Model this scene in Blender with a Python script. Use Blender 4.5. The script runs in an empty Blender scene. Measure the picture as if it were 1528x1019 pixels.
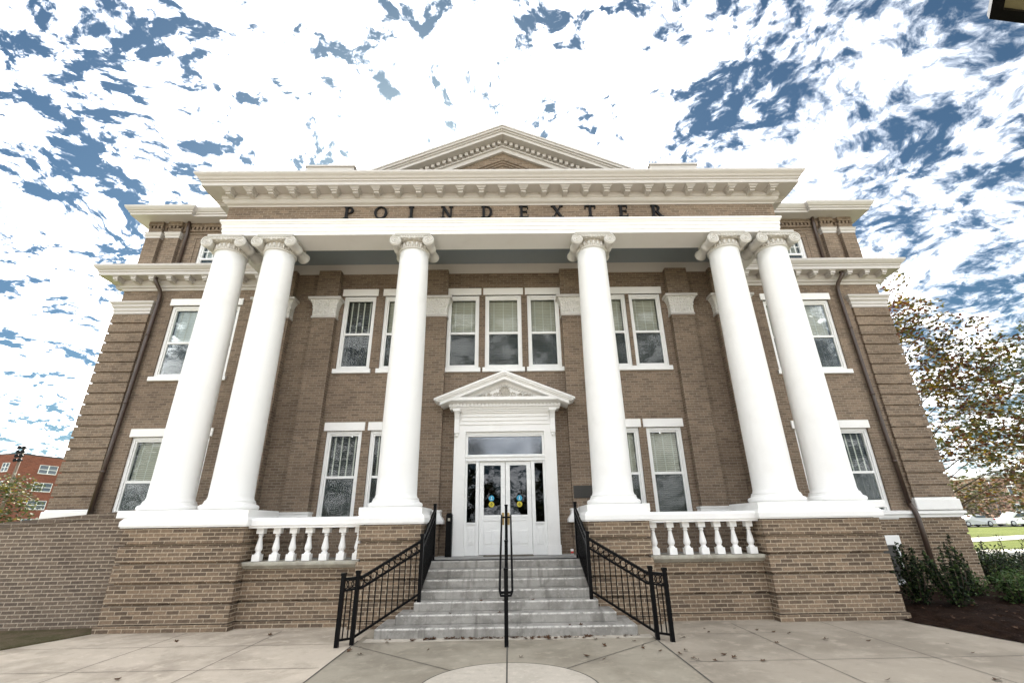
import bpy, math, random
from math import sin, cos, pi, radians, sqrt
from mathutils import Vector, Matrix
random.seed(7)
S = bpy.context.scene
COL = S.collection
E = 1.65                                        # eye height; heights below are metres above the plaza

# ---------------------------------------------------------------- camera
cam_d = bpy.data.cameras.new('camera'); cam = bpy.data.objects.new('camera', cam_d); COL.objects.link(cam)
cam_d.sensor_fit = 'HORIZONTAL'; cam_d.sensor_width = 36.0; cam_d.lens = 36.0*683.4/1528
cam_d.clip_start = 0.05; cam_d.clip_end = 6000
pit, yaw, rol = radians(21.78), radians(.72), radians(-.86)
f_ = Vector((sin(yaw)*cos(pit), cos(yaw)*cos(pit), sin(pit)))
r_ = Vector((cos(yaw), -sin(yaw), 0)); u_ = r_.cross(f_)
r2 = cos(rol)*r_ + sin(rol)*u_; u2 = -sin(rol)*r_ + cos(rol)*u_
m = Matrix(((r2.x, u2.x, -f_.x), (r2.y, u2.y, -f_.y), (r2.z, u2.z, -f_.z))).to_4x4()
m.translation = Vector((.068, 0, E)); cam.matrix_world = m
S.camera = cam

# ---------------------------------------------------------------- light and exposure
SUN_EL, SUN_AZ = 41.5, -13.3                    # the sun stands just behind the pediment's left slope
sd = bpy.data.lights.new('sun', 'SUN'); sd.energy = 3.2; sd.angle = radians(.53); sd.color = (1, .94, .85)
so = bpy.data.objects.new('sun', sd); COL.objects.link(so)
sdir = Vector((sin(radians(SUN_AZ))*cos(radians(SUN_EL)), cos(radians(SUN_AZ))*cos(radians(SUN_EL)), sin(radians(SUN_EL))))
so.rotation_euler = sdir.to_track_quat('Z', 'Y').to_euler()
S.view_settings.view_transform = 'Standard'; S.view_settings.look = 'None'; S.view_settings.gamma = 1
S.view_settings.use_curve_mapping = False
S.view_settings.exposure = 2.2

class N:                                        # small node-tree helper
    def __init__(s, tree): s.t = tree; s.n = tree.nodes; s.l = tree.links
    def add(s, typ, ins=None, **kw):
        n = s.n.new(typ)
        for k, v in kw.items(): setattr(n, k, v)
        for k, v in (ins or {}).items(): s.set(n, k, v)
        return n
    def set(s, n, k, v):
        if isinstance(v, bpy.types.NodeSocket): s.l.new(v, n.inputs[k])
        else: n.inputs[k].default_value = v
    def math(s, op, a, b=0.0, c=0.0, clamp=False):
        n = s.n.new('ShaderNodeMath'); n.operation = op; n.use_clamp = clamp
        for i, v in enumerate((a, b, c)): s.set(n, i, v)
        return n.outputs[0]
    def mix(s, f, a, b, mode='MIX'):
        n = s.n.new('ShaderNodeMix'); n.data_type = 'RGBA'; n.blend_type = mode
        s.set(n, 0, f); s.set(n, 6, a if not isinstance(a, tuple) else (*a[:3], 1)); s.set(n, 7, b if not isinstance(b, tuple) else (*b[:3], 1))
        return n.outputs[2]
    def noise(s, vec, scale, detail=4, rough=.55, dist=0):
        n = s.add('ShaderNodeTexNoise', {'Scale': scale, 'Detail': detail, 'Roughness': rough, 'Distortion': dist})
        if vec is not None: s.l.new(vec, n.inputs['Vector'])
        return n.outputs['Fac']
    def ramp(s, v, a, b, c0=0.0, c1=1.0):
        n = s.n.new('ShaderNodeMapRange'); n.interpolation_type = 'SMOOTHSTEP'
        s.set(n, 0, v); s.set(n, 1, a); s.set(n, 2, b); s.set(n, 3, c0); s.set(n, 4, c1)
        return n.outputs[0]

# ---------------------------------------------------------------- sky: Nishita behind a sheet of altocumulus
w = bpy.data.worlds.new('World'); S.world = w; w.use_nodes = True
t = N(w.node_tree); t.n.clear()
sky = t.add('ShaderNodeTexSky', sky_type='NISHITA', sun_disc=False, sun_elevation=radians(SUN_EL), sun_rotation=radians(SUN_AZ), altitude=100, air_density=1.0, dust_density=.6, ozone_density=2.0)
tc = t.add('ShaderNodeTexCoord')
sep = t.add('ShaderNodeSeparateXYZ', {0: tc.outputs['Generated']})
zc = t.math('ADD', t.math('MAXIMUM', sep.outputs[2], 0.0), .24)
cx = t.math('DIVIDE', sep.outputs[0], zc); cy = t.math('DIVIDE', sep.outputs[1], zc)
pv = t.add('ShaderNodeCombineXYZ', {0: cx, 1: cy, 2: 0.0}).outputs[0]
warp = t.add('ShaderNodeTexNoise', {'Vector': pv, 'Scale': 3.2, 'Detail': 4.0})
pv2 = t.add('ShaderNodeVectorMath', {0: pv, 1: t.add('ShaderNodeVectorMath', {0: warp.outputs['Color'], 1: (.20, .20, 0)}, operation='MULTIPLY').outputs[0]}, operation='ADD').outputs[0]
vo = t.add('ShaderNodeTexVoronoi', {'Vector': pv2, 'Scale': 11.5, 'Detail': 3.0, 'Roughness': .55, 'Lacunarity': 2.3}, feature='F1', normalize=True)
n1 = t.noise(pv2, 4.6, 2, .5)
n2 = t.noise(pv2, 25.0, 10, .66)
sund = t.add('ShaderNodeVectorMath', {0: tc.outputs['Generated'], 1: tuple(sdir)}, operation='DOT_PRODUCT').outputs['Value']
near = t.ramp(sund, .45, .99)                   # the deck is thicker towards the sun
dens = t.math('MULTIPLY', n1, .60)
dens = t.math('ADD', dens, t.math('MULTIPLY', n2, 1.0))
dens = t.math('SUBTRACT', dens, t.math('MULTIPLY', vo.outputs['Distance'], 1.0))
dens = t.math('ADD', dens, t.math('ADD', t.math('MULTIPLY', near, .115), t.ramp(sep.outputs[2], .58, .10, 0, .075)))
edge = t.ramp(t.math('ABSOLUTE', sep.outputs[0]), .12, .62)
dens = t.math('SUBTRACT', dens, t.math('MULTIPLY', edge, .065))
soft = t.ramp(sep.outputs[0], .15, .62)         # thinner, softer veil towards the right
lo_ = t.math('SUBTRACT', .448, t.math('MULTIPLY', soft, .135)); hi_ = t.math('ADD', .585, t.math('MULTIPLY', soft, .15))
mask = t.ramp(dens, lo_, hi_)
skyc = t.mix(1.0, sky.outputs[0], (.125, .165, .170), 'MULTIPLY')
core = t.ramp(dens, .46, .66)
cloud = t.mix(core, (5.4, 5.7, 6.2), (15.2, 15.2, 15.2))
out = t.mix(mask, skyc, cloud)
below = t.ramp(sep.outputs[2], -.02, .0)
out = t.mix(below, (1.2, 1.25, 1.2), out)
bg = t.add('ShaderNodeBackground', {'Color': out, 'Strength': .1})
wo = t.add('ShaderNodeOutputWorld'); t.l.new(bg.outputs[0], wo.inputs[0])
w.cycles.sampling_method = 'MANUAL'; w.cycles.sample_map_resolution = 1024

# ---------------------------------------------------------------- materials
MATS = {}
def mat(name):
    m = bpy.data.materials.new(name); m.use_nodes = True; t = N(m.node_tree)
    p = next(n for n in t.n if n.type == 'BSDF_PRINCIPLED')
    MATS[name] = m
    return m, t, p
def uvv(t): return t.add('ShaderNodeUVMap').outputs[0]
def objv(t): return t.add('ShaderNodeTexCoord').outputs['Object']
def bump(t, p, h, dist=.01, strength=.6):
    b = t.add('ShaderNodeBump', {'Height': h, 'Distance': dist, 'Strength': strength}); t.l.new(b.outputs[0], p.inputs['Normal'])
def c4(c): return (*c, 1)

def brick_mat(name, c1, c2, mortar, bw=.205, rh=.0675, ms=.009, stain=.35, rot=False):
    m, t, p = mat(name)
    uv = uvv(t)
    if rot: uv = t.add('ShaderNodeMapping', {'Vector': uv, 'Rotation': (0, 0, pi/2)}).outputs[0]
    b = t.add('ShaderNodeTexBrick', {'Vector': uv, 'Color1': c4(c1), 'Color2': c4(c2), 'Mortar': c4(mortar), 'Scale': 1.0, 'Mortar Size': ms, 'Mortar Smooth': .3, 'Bias': -.1, 'Brick Width': bw, 'Row Height': rh})
    o = objv(t)
    big = t.noise(o, .55, 5, .6)
    col = t.mix(t.ramp(big, .42, .62, 0, stain), b.outputs['Color'], t.mix(1.0, b.outputs['Color'], (.62, .60, .60), 'MULTIPLY'))
    fine = t.noise(o, 30, 4, .7)
    col = t.mix(.55, col, t.mix(t.ramp(fine, .25, .75), t.mix(1.0, col, (.55, .55, .55), 'MULTIPLY'), t.mix(1.0, col, (1.4, 1.36, 1.3), 'MULTIPLY')))
    t.set(p, 'Base Color', col); t.set(p, 'Roughness', .9); t.set(p, 'Specular IOR Level', .2)
    h = t.math('ADD', t.math('MULTIPLY', b.outputs['Fac'], -1.0), t.math('MULTIPLY', fine, .5))
    bump(t, p, h, .006, .7)
    return m
brick_mat('brick', (.250, .188, .138), (.150, .114, .086), (.29, .24, .185), stain=.5)
brick_mat('plinth_brick', (.245, .178, .122), (.100, .075, .056), (.40, .33, .245), bw=.225, rh=.0665, ms=.009)
brick_mat('ramp_brick', (.185, .143, .108), (.12, .094, .075), (.38, .32, .25), bw=.225, rh=.0665, ms=.010, stain=.5)
brick_mat('rowlock_brick', (.15, .115, .088), (.10, .08, .065), (.26, .22, .17), bw=.30, rh=.072, ms=.010)
brick_mat('red_brick', (.25, .085, .055), (.17, .06, .042), (.24, .12, .09), bw=.6, rh=.22, ms=.03)
brick_mat('pink_brick', (.42, .25, .19), (.36, .21, .16), (.45, .32, .26), bw=.6, rh=.22, ms=.03)

def paint(name, c, rough=.45, dirt=.12, carved=False, scale=1.3):
    m, t, p = mat(name); o = objv(t)
    n = t.noise(o, scale, 6, .65)
    n2 = t.noise(o, 22, 3, .6)
    col = t.mix(t.ramp(n, .48, .8, 0, dirt), c, tuple(v*.62*k for v, k in zip(c, (1, .96, .88))))
    if carved:
        v = t.add('ShaderNodeTexVoronoi', {'Vector': o, 'Scale': 24.0}); nn = t.noise(o, 30, 3, .6, 1.2)
        bump(t, p, t.math('ADD', v.outputs['Distance'], nn), .03, 1.0)
        col = t.mix(t.ramp(nn, .55, .75, 0, .25), col, tuple(v*.6 for v in c))
    else: bump(t, p, t.math('ADD', n2, n), .004, .35)
    t.set(p, 'Base Color', col); t.set(p, 'Roughness', rough)
    if max(c) < .015: t.set(p, 'Specular IOR Level', .10)
    return m
paint('white_paint', (.84, .83, .805), .5, .20)
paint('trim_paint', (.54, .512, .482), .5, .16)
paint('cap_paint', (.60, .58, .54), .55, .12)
paint('carved_plaster', (.80, .78, .735), .6, .15, carved=True)
paint('carved_shade_tone', (.58, .54, .47), .6, .15, carved=True)  # white carving toned beige to stand in for its shade
paint('frame_paint', (.82, .82, .80), .4, .06)
paint('ceiling_blue', (.24, .27, .29), .6, .1)
paint('black_metal', (.004, .004, .0045), .35, .0)
paint('black_letter', (.013, .013, .014), .4, .0)
paint('bronze', (.035, .032, .028), .4, .3, scale=6)
paint('brown_metal', (.060, .038, .028), .38, .5, scale=2.2)
paint('roof_dark', (.06, .06, .065), .8, .3)
paint('brass', (.40, .27, .10), .35, .2)
paint('sticker_blue', (.02, .30, .48), .4, 0)
paint('sticker_yellow', (.52, .44, .02), .4, 0)
paint('sticker_white', (.75, .75, .72), .5, 0)
paint('door_mat', (.11, .095, .07), .95, .4, scale=9)
paint('tape_light', (.56, .55, .49), .8, .1)
paint('car_white', (.82, .82, .82), .2, .0)
paint('car_silver', (.48, .49, .50), .22, .0)
paint('car_dark', (.02, .022, .03), .2, .0)
paint('tyre', (.02, .02, .02), .8, 0)
paint('tail_red', (.45, .02, .02), .3, 0)
paint('wood_pole', (.16, .12, .09), .85, .3, scale=4)
paint('bark', (.085, .062, .047), .95, .4, scale=5)
paint('grey_pole', (.20, .21, .23), .5, .1)
paint('stone_pale', (.62, .60, .56), .8, .2)
paint('paper_red', (.55, .05, .04), .5, .1)
paint('reader_face', (.38, .35, .28), .4, .1)
paint('lantern_glass', (.20, .185, .10), .4, .3, scale=7)

def concrete(name, c, stain=.45, sc=.8, dark=.55):
    m, t, p = mat(name); o = objv(t)
    a = t.noise(o, sc, 8, .62, .4); b = t.noise(o, sc*5.3, 6, .7); f = t.noise(o, 85, 3, .7); g = t.noise(o, 260, 2, .6)
    col = t.mix(t.ramp(a, .42, .62, 0, stain), c, tuple(v*dark*k for v, k in zip(c, (1, .97, .92))))
    col = t.mix(t.ramp(b, .52, .66, 0, .55), col, tuple(min(1, v*1.32) for v in c))
    col = t.mix(t.ramp(b, .30, .45, .5, 0), col, tuple(v*.5 for v in c))
    spots = t.ramp(f, .66, .74, 0, .5)
    col = t.mix(spots, col, tuple(v*.35 for v in c))
    col = t.mix(.35, col, t.mix(g, tuple(v*.5 for v in c), tuple(v*1.35 for v in c)))
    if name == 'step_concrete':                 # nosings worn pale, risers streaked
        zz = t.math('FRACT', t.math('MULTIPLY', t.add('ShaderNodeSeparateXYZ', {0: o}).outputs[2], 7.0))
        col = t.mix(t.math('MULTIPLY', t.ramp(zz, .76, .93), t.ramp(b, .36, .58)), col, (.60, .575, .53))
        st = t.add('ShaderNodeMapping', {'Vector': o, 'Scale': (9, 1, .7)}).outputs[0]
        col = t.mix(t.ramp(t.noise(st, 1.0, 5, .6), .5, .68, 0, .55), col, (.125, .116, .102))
    t.set(p, 'Base Color', col); t.set(p, 'Roughness', .88)
    bump(t, p, t.math('ADD', f, b), .004, .5)
    return m
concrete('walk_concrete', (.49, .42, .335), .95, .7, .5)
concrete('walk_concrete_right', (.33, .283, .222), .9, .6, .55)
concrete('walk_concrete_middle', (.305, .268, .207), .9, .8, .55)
concrete('emblem_concrete', (.47, .42, .35), .35, 2.2)
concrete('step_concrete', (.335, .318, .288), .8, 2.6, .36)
concrete('porch_concrete', (.33, .325, .31), .6, 1.2)
concrete('sill_stone', (.40, .375, .31), .8, 2.0, .45)
concrete('joint', (.07, .062, .052), .3, 3)
concrete('asphalt', (.055, .055, .055), .3)
concrete('path_concrete', (.60, .57, .50), .2)

def ground_mat(name, c1, c2, c3, s1, s2, bd=.03):
    m, t, p = mat(name); o = objv(t)
    a = t.noise(o, s1, 6, .6); b = t.noise(o, s2, 5, .75)
    col = t.mix(t.ramp(a, .35, .68), c1, c2); col = t.mix(t.ramp(b, .5, .75, 0, .8), col, c3)
    t.set(p, 'Base Color', col); t.set(p, 'Roughness', .97); t.set(p, 'Specular IOR Level', .08); bump(t, p, b, bd, 1.0)
ground_mat('mulch', (.016, .0085, .006), (.030, .016, .010), (.085, .050, .030), 4, 42, .05)
ground_mat('soil', (.13, .10, .065), (.075, .072, .035), (.20, .155, .10), 2.2, 30, .03)
ground_mat('grass_ground', (.085, .105, .028), (.12, .14, .040), (.15, .145, .065), .35, 14, .05)

def glass(name, tint, refl=1.0, rough=0.0, base=.03):
    m, t, p = mat(name); t.n.remove(p)
    o = next(n for n in t.n if n.type == 'OUTPUT_MATERIAL')
    ob = objv(t); wv = t.noise(ob, 2.2, 2, .5)
    bp = t.add('ShaderNodeBump', {'Height': wv, 'Distance': .02, 'Strength': .16})
    tr = t.add('ShaderNodeBsdfTransparent', {'Color': c4(tint)})
    gl = t.add('ShaderNodeBsdfGlossy', {'Color': (.95, .97, 1, 1), 'Roughness': rough, 'Normal': bp.outputs[0]})
    fr = t.add('ShaderNodeFresnel', {'IOR': 1.52})
    f = t.math('ADD', t.math('MULTIPLY', fr.outputs[0], refl), base, clamp=True)
    mx = t.add('ShaderNodeMixShader', {0: f, 1: tr.outputs[0], 2: gl.outputs[0]}); t.l.new(mx.outputs[0], o.inputs[0])
glass('window_glass', (.93, .95, .94), .22, .02, 0)
glass('door_glass', (.30, .33, .36), .6, .02, .0)
glass('transom_glass', (.35, .42, .50), 1.3, .10, .035)
glass('storm_glass', (.93, .95, .94), .25, .04, 0)
m, t, p = mat('screen_mesh'); t.set(p, 'Base Color', (.085, .087, .083, 1)); t.set(p, 'Roughness', .8); t.set(p, 'Specular IOR Level', .1)
tr = t.add('ShaderNodeBsdfTransparent'); mx = t.add('ShaderNodeMixShader', {0: .55, 1: tr.outputs[0], 2: p.outputs[0]})
t.l.new(mx.outputs[0], next(n for n in t.n if n.type == 'OUTPUT_MATERIAL').inputs[0])
glass('car_glass', (.12, .13, .14), 1.2)

def blind(name, c, d, rough=.7):
    m, t, p = mat(name); uv = uvv(t); s = t.add('ShaderNodeSeparateXYZ', {0: uv})
    wv = t.math('SINE', t.math('MULTIPLY', s.outputs[1], 2*pi/.05))
    nz = t.noise(objv(t), 1.1, 3, .6)
    col = t.mix(t.ramp(wv, .1, .95), c, d); col = t.mix(t.ramp(nz, .35, .75, 0, .25), col, tuple(v*.6 for v in c))
    t.set(p, 'Base Color', col); t.set(p, 'Roughness', rough); bump(t, p, wv, .006, .8)
blind('blind_cream', (.50, .475, .395), (.34, .325, .265))
blind('blind_white', (.70, .72, .71), (.52, .54, .53))
blind('blind_open', (.085, .083, .075), (.012, .012, .012))

def leafmat(name, cols, trans=.25):
    m, t, p = mat(name)
    g = t.add('ShaderNodeNewGeometry'); r = t.add('ShaderNodeValToRGB', {0: g.outputs['Random Per Island']})
    r.color_ramp.interpolation = 'CONSTANT'
    els = r.color_ramp.elements
    while len(els) < len(cols): els.new(.5)
    for i, c in enumerate(cols): els[i].position = i/len(cols); els[i].color = c4(c)
    t.set(p, 'Base Color', r.outputs[0]); t.set(p, 'Roughness', .6); t.set(p, 'Specular IOR Level', .2)
    tl = t.add('ShaderNodeBsdfTranslucent', {'Color': r.outputs[0]})
    o = next(n for n in t.n if n.type == 'OUTPUT_MATERIAL')
    mx = t.add('ShaderNodeMixShader', {0: trans, 1: p.outputs[0], 2: tl.outputs[0]}); t.l.new(mx.outputs[0], o.inputs[0])
leafmat('maple_leaf', [(.11, .042, .022), (.075, .065, .024), (.14, .06, .022), (.06, .07, .022), (.24, .17, .02), (.095, .04, .026), (.075, .08, .025), (.16, .13, .035)], .3)
leafmat('oak_leaf', [(.05, .062, .026), (.07, .078, .03), (.04, .048, .02), (.09, .075, .034), (.06, .07, .032)], .3)
leafmat('holly_leaf', [(.016, .028, .012), (.026, .045, .016), (.012, .019, .010), (.055, .085, .024)], .15)
leafmat('azalea_leaf', [(.05, .095, .028), (.07, .12, .036), (.035, .065, .02), (.10, .13, .04)], .2)
leafmat('twig_leaf', [(.13, .11, .085), (.17, .14, .11), (.10, .085, .065), (.12, .11, .06)], .2)
leafmat('yellow_leaf', [(.07, .085, .03), (.085, .09, .035), (.05, .065, .025), (.20, .16, .02), (.06, .07, .025), (.045, .06, .025)], .3)
leafmat('dry_leaf', [(.12, .06, .025), (.18, .095, .04), (.08, .04, .02), (.23, .13, .05)], .1)

# ---------------------------------------------------------------- mesh builder
class MB:
    def __init__(s): s.v = []; s.f = []; s.sm = []; s.mi = []
    def face(s, pts, smooth=False, mi=0):
        i = len(s.v); s.v += [tuple(p) for p in pts]; s.f.append(tuple(range(i, i+len(pts)))); s.sm.append(smooth); s.mi.append(mi)
    def add(s, vs, fs, smooth=False, mi=0):
        i = len(s.v); s.v += [tuple(p) for p in vs]
        for q in fs: s.f.append(tuple(i+k for k in q)); s.sm.append(smooth); s.mi.append(mi)
        return s
    def box(s, x0, x1, y0, y1, z0, z1, mi=0):
        v = [(x0,y0,z0),(x1,y0,z0),(x1,y1,z0),(x0,y1,z0),(x0,y0,z1),(x1,y0,z1),(x1,y1,z1),(x0,y1,z1)]
        return s.add(v, [(0,3,2,1),(4,5,6,7),(0,1,5,4),(1,2,6,5),(2,3,7,6),(3,0,4,7)], False, mi)
    def prism(s, poly, y0, y1, mi=0):            # polygon in (x,z), counter-clockwise seen from -y, extruded in y
        n = len(poly)
        v = [(x, y0, z) for x, z in poly]+[(x, y1, z) for x, z in poly]
        fs = [tuple(range(n)), tuple(range(2*n-1, n-1, -1))]+[(i, i+n, (i+1) % n+n, (i+1) % n) for i in range(n)]
        return s.add(v, fs, False, mi)
    def prism_z(s, poly, z0, z1, mi=0):
        n = len(poly)
        v = [(x, y, z0) for x, y in poly]+[(x, y, z1) for x, y in poly]
        fs = [tuple(range(n-1, -1, -1)), tuple(range(n, 2*n))]+[(i, (i+1) % n, (i+1) % n+n, i+n) for i in range(n)]
        return s.add(v, fs, False, mi)
    def lathe(s, prof, c=(0,0,0), n=32, axis='z', smooth=True, mi=0, caps=True):
        vs = []
        for r, h in prof:
            for k in range(n):
                a = 2*pi*k/n
                if axis == 'z': vs.append((c[0]+r*cos(a), c[1]+r*sin(a), c[2]+h))
                elif axis == 'y': vs.append((c[0]+r*cos(a), c[1]+h, c[2]+r*sin(a)))
                else: vs.append((c[0]+h, c[1]+r*cos(a), c[2]+r*sin(a)))
        fs = []
        for i in range(len(prof)-1):
            for k in range(n):
                q = (i*n+k, i*n+(k+1) % n, (i+1)*n+(k+1) % n, (i+1)*n+k)
                fs.append(q if axis != 'y' else q[::-1])
        s.add(vs, fs, smooth, mi)
        if caps:
            b = len(s.v)-len(vs)
            s.f.append(tuple(b+k for k in range(n-1, -1, -1))); s.sm.append(False); s.mi.append(mi)
            e = b+(len(prof)-1)*n
            s.f.append(tuple(e+k for k in range(n))); s.sm.append(False); s.mi.append(mi)
        return s
    def tube(s, pts, r, n=8, mi=0, smooth=True, caps=True):
        pts = [Vector(p) for p in pts]; R = r if isinstance(r, (list, tuple)) else [r]*len(pts)
        vs = []; up = None
        for i, p in enumerate(pts):
            d = (pts[min(i+1, len(pts)-1)]-pts[max(i-1, 0)]).normalized()
            if up is None: up = Vector((0,0,1)) if abs(d.z) < .9 else Vector((1,0,0))
            a = d.cross(up).normalized(); b = a.cross(d).normalized(); up = b
            for k in range(n):
                t_ = 2*pi*(k+.5)/n; vs.append(p+R[i]*(cos(t_)*a+sin(t_)*b))
        fs = [(i*n+k, i*n+(k+1) % n, (i+1)*n+(k+1) % n, (i+1)*n+k) for i in range(len(pts)-1) for k in range(n)]
        if caps: fs += [tuple(range(n-1, -1, -1)), tuple((len(pts)-1)*n+k for k in range(n))]
        return s.add(vs, fs, smooth, mi)
    def bar(s, p, q, wd, mi=0): return s.tube([p, q], wd*.7071, 4, mi, False)
    def ball(s, c, r, n=8, mi=0, sc=(1,1,1)):
        vs = []; fs = []; m_ = max(4, n//2)
        for i in range(m_+1):
            th = pi*i/m_
            for k in range(n): vs.append((c[0]+sc[0]*r*sin(th)*cos(2*pi*k/n), c[1]+sc[1]*r*sin(th)*sin(2*pi*k/n), c[2]+sc[2]*r*cos(th)))
        for i in range(m_):
            for k in range(n): fs.append((i*n+k, (i+1)*n+k, (i+1)*n+(k+1) % n, i*n+(k+1) % n))
        return s.add(vs, fs, True, mi)
    def sweep(s, path, prof, closed=False, mi=0):
        # path in plan (x,y) walked so that OUT is on the right-hand side; prof = list of (out, z), closed polygon
        n = len(path); rings = []
        for i, p in enumerate(path):
            def nr(a, b):
                d = Vector((b[0]-a[0], b[1]-a[1])).normalized(); return Vector((d.y, -d.x))
            ns = []
            if closed or i > 0: ns.append(nr(path[i-1], p))
            if closed or i < n-1: ns.append(nr(p, path[(i+1) % n]))
            if len(ns) == 2:
                b = (ns[0]+ns[1]); b = b/ b.dot(ns[0]) if b.length > 1e-6 else ns[0]
            else: b = ns[0]
            rings.append([(p[0]+b.x*o, p[1]+b.y*o, z) for o, z in prof])
        m_ = len(prof); vs = [q for r in rings for q in r]; fs = []
        for i in range(n if closed else n-1):
            j = (i+1) % n
            for k in range(m_): fs.append((i*m_+k, j*m_+k, j*m_+(k+1) % m_, i*m_+(k+1) % m_))
        if not closed: fs += [tuple(range(m_)), tuple((n-1)*m_+k for k in range(m_-1, -1, -1))]
        return s.add(vs, fs, False, mi)
    def build(s, name, mats, parent=None, loc=None, bevel=0, rot=0):
        me = bpy.data.meshes.new(name); me.from_pydata(s.v, [], s.f)
        for mm in (mats if isinstance(mats, (list, tuple)) else [mats]): me.materials.append(MATS[mm])
        me.polygons.foreach_set('use_smooth', s.sm); me.polygons.foreach_set('material_index', s.mi)
        uv = me.uv_layers.new(name='UVMap').data
        for p in me.polygons:
            nx, ny, nz = abs(p.normal.x), abs(p.normal.y), abs(p.normal.z)
            for li in p.loop_indices:
                c = me.vertices[me.loops[li].vertex_index].co
                if nz >= nx and nz >= ny: uv[li].uv = (c.x, c.y)
                elif ny >= nx: uv[li].uv = (c.x, c.z)
                else: uv[li].uv = (c.y+.1, c.z)
        o = bpy.data.objects.new(name, me); COL.objects.link(o)
        if parent is not None:
            o.parent = parent
            if parent.parent is None: o.matrix_parent_inverse = Matrix.Translation(-Vector(parent.location)) if not parent.get('local') else Matrix.Identity(4)
        if loc: o.location = loc
        if rot: o.rotation_euler[2] = rot
        if bevel:
            b = o.modifiers.new('bevel', 'BEVEL'); b.width = bevel; b.segments = 2; b.limit_method = 'ANGLE'; b.angle_limit = radians(40)
            b.harden_normals = False
        return o
def thing(name, label, cat, loc=(0,0,0), group=None, local=False):
    o = bpy.data.objects.new(name, None); COL.objects.link(o); o.location = loc; o.empty_display_size = .3
    o['label'] = label; o['category'] = cat
    if group: o['group'] = group
    if local: o['local'] = 1
    return o
def tag(o, label, cat, group=None):
    o['label'] = label; o['category'] = cat
    if group: o['group'] = group
    return o
def struct(mb, name, m, bevel=0, kind='structure'):
    o = mb.build(name, m, None, None, bevel); o['kind'] = kind; return o
def dup(o, loc, parent=None):                   # one object, sharing its mesh
    c = o.copy(); COL.objects.link(c); c.location = loc
    if parent is not None: c.parent = parent
    return c
def MXx(path): return [(-x, y) for x, y in reversed(path)]   # mirror a sweep path in x

# ================================================================ ground and paving
FR = 8.45                                       # foot of the steps
def terr(y): return -.03 + (0 if y < 12 else min(y-12, 52)*.0115)
g = MB()
xs = [-2500, -300, -120, -60, -30, -12, 0, 12, 30, 60, 120, 300, 2500]
ys = [-2500, -300, -80, -20, 0, 12, 20, 30, 45, 64, 120, 300, 2500]
vs = [(x, y, terr(y)) for y in ys for x in xs]; n = len(xs)
g.add(vs, [(j*n+i, j*n+i+1, (j+1)*n+i+1, (j+1)*n+i) for j in range(len(ys)-1) for i in range(n-1)])
struct(g, 'ground', 'grass_ground')
struct(MB().box(-9, -2.3, -6, 9.6, -.2, 0).box(-30, 30, -40, -6, -.2, 0), 'pavement_and_bounce_slab', 'walk_concrete')  # left walk, plus an unseen slab behind the camera added to neutralise bounce light
struct(MB().prism_z([(2.3, -6), (30, -6), (30, 1.5), (12.5, 4.4), (7.8, 7.0), (7.0, 9.05), (6.9, 9.6), (2.3, 9.6)], -.2, 0), 'pavement_and_bounce_slab', 'walk_concrete_right')  # right walk, stretched out of view for the same bounce
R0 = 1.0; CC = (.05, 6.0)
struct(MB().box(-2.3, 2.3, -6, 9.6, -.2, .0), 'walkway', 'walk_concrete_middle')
em = MB(); em.prism_z([(CC[0]+R0*cos(2*pi*k/56), CC[1]+R0*sin(2*pi*k/56)) for k in range(56)], -.1, .004)
struct(em, 'paving_disc', 'emblem_concrete')
ap = MB(); ap.box(-2.2, 2.3, 8.27, 8.5, -.1, .006); struct(ap, 'step_apron', 'emblem_concrete')
j = MB()
def joint(p, q, wd=.010, z=.0045):
    d = Vector((q[0]-p[0], q[1]-p[1])).normalized(); nn = Vector((-d.y, d.x))*wd/2
    j.face([(p[0]-nn.x, p[1]-nn.y, z), (q[0]-nn.x, q[1]-nn.y, z), (q[0]+nn.x, q[1]+nn.y, z), (p[0]+nn.x, p[1]+nn.y, z)])
for x in (-5.47, -3.86, 3.93, 5.5): joint((x, 9.2), (x, 3))
for x in (-2.3, 2.3): joint((x, 8.4), (x, 3), .02)
joint((-9, 8.2), (-2.35, 8.2)); joint((-9, 6.93), (-2.35, 6.93)); joint((2.35, 6.9), (9, 6.9)); joint((2.35, 8.45), (5, 8.45), .008)
joint((.03, 8.25), (.03, 3), .018, .0085)
for s_ in (-1, 1): joint((s_*2.3, 8.1), (CC[0]+s_*.72, CC[1]+.72), .012)
for k in range(56):
    a, b = 2*pi*k/56, 2*pi*(k+1)/56
    joint((CC[0]+1.01*cos(a), CC[1]+1.01*sin(a)), (CC[0]+1.01*cos(b), CC[1]+1.01*sin(b)), .016)
struct(j, 'pavement_joints', 'joint')
sl = MB(); sl.prism_z([(-30, -6), (-9, -6), (-8.0, 7.3), (-7.35, 8.75), (-7.12, 9.3), (-7.1, 9.9), (-30, 9.4)], -.1, .02); struct(sl, 'soil', 'soil')
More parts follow.
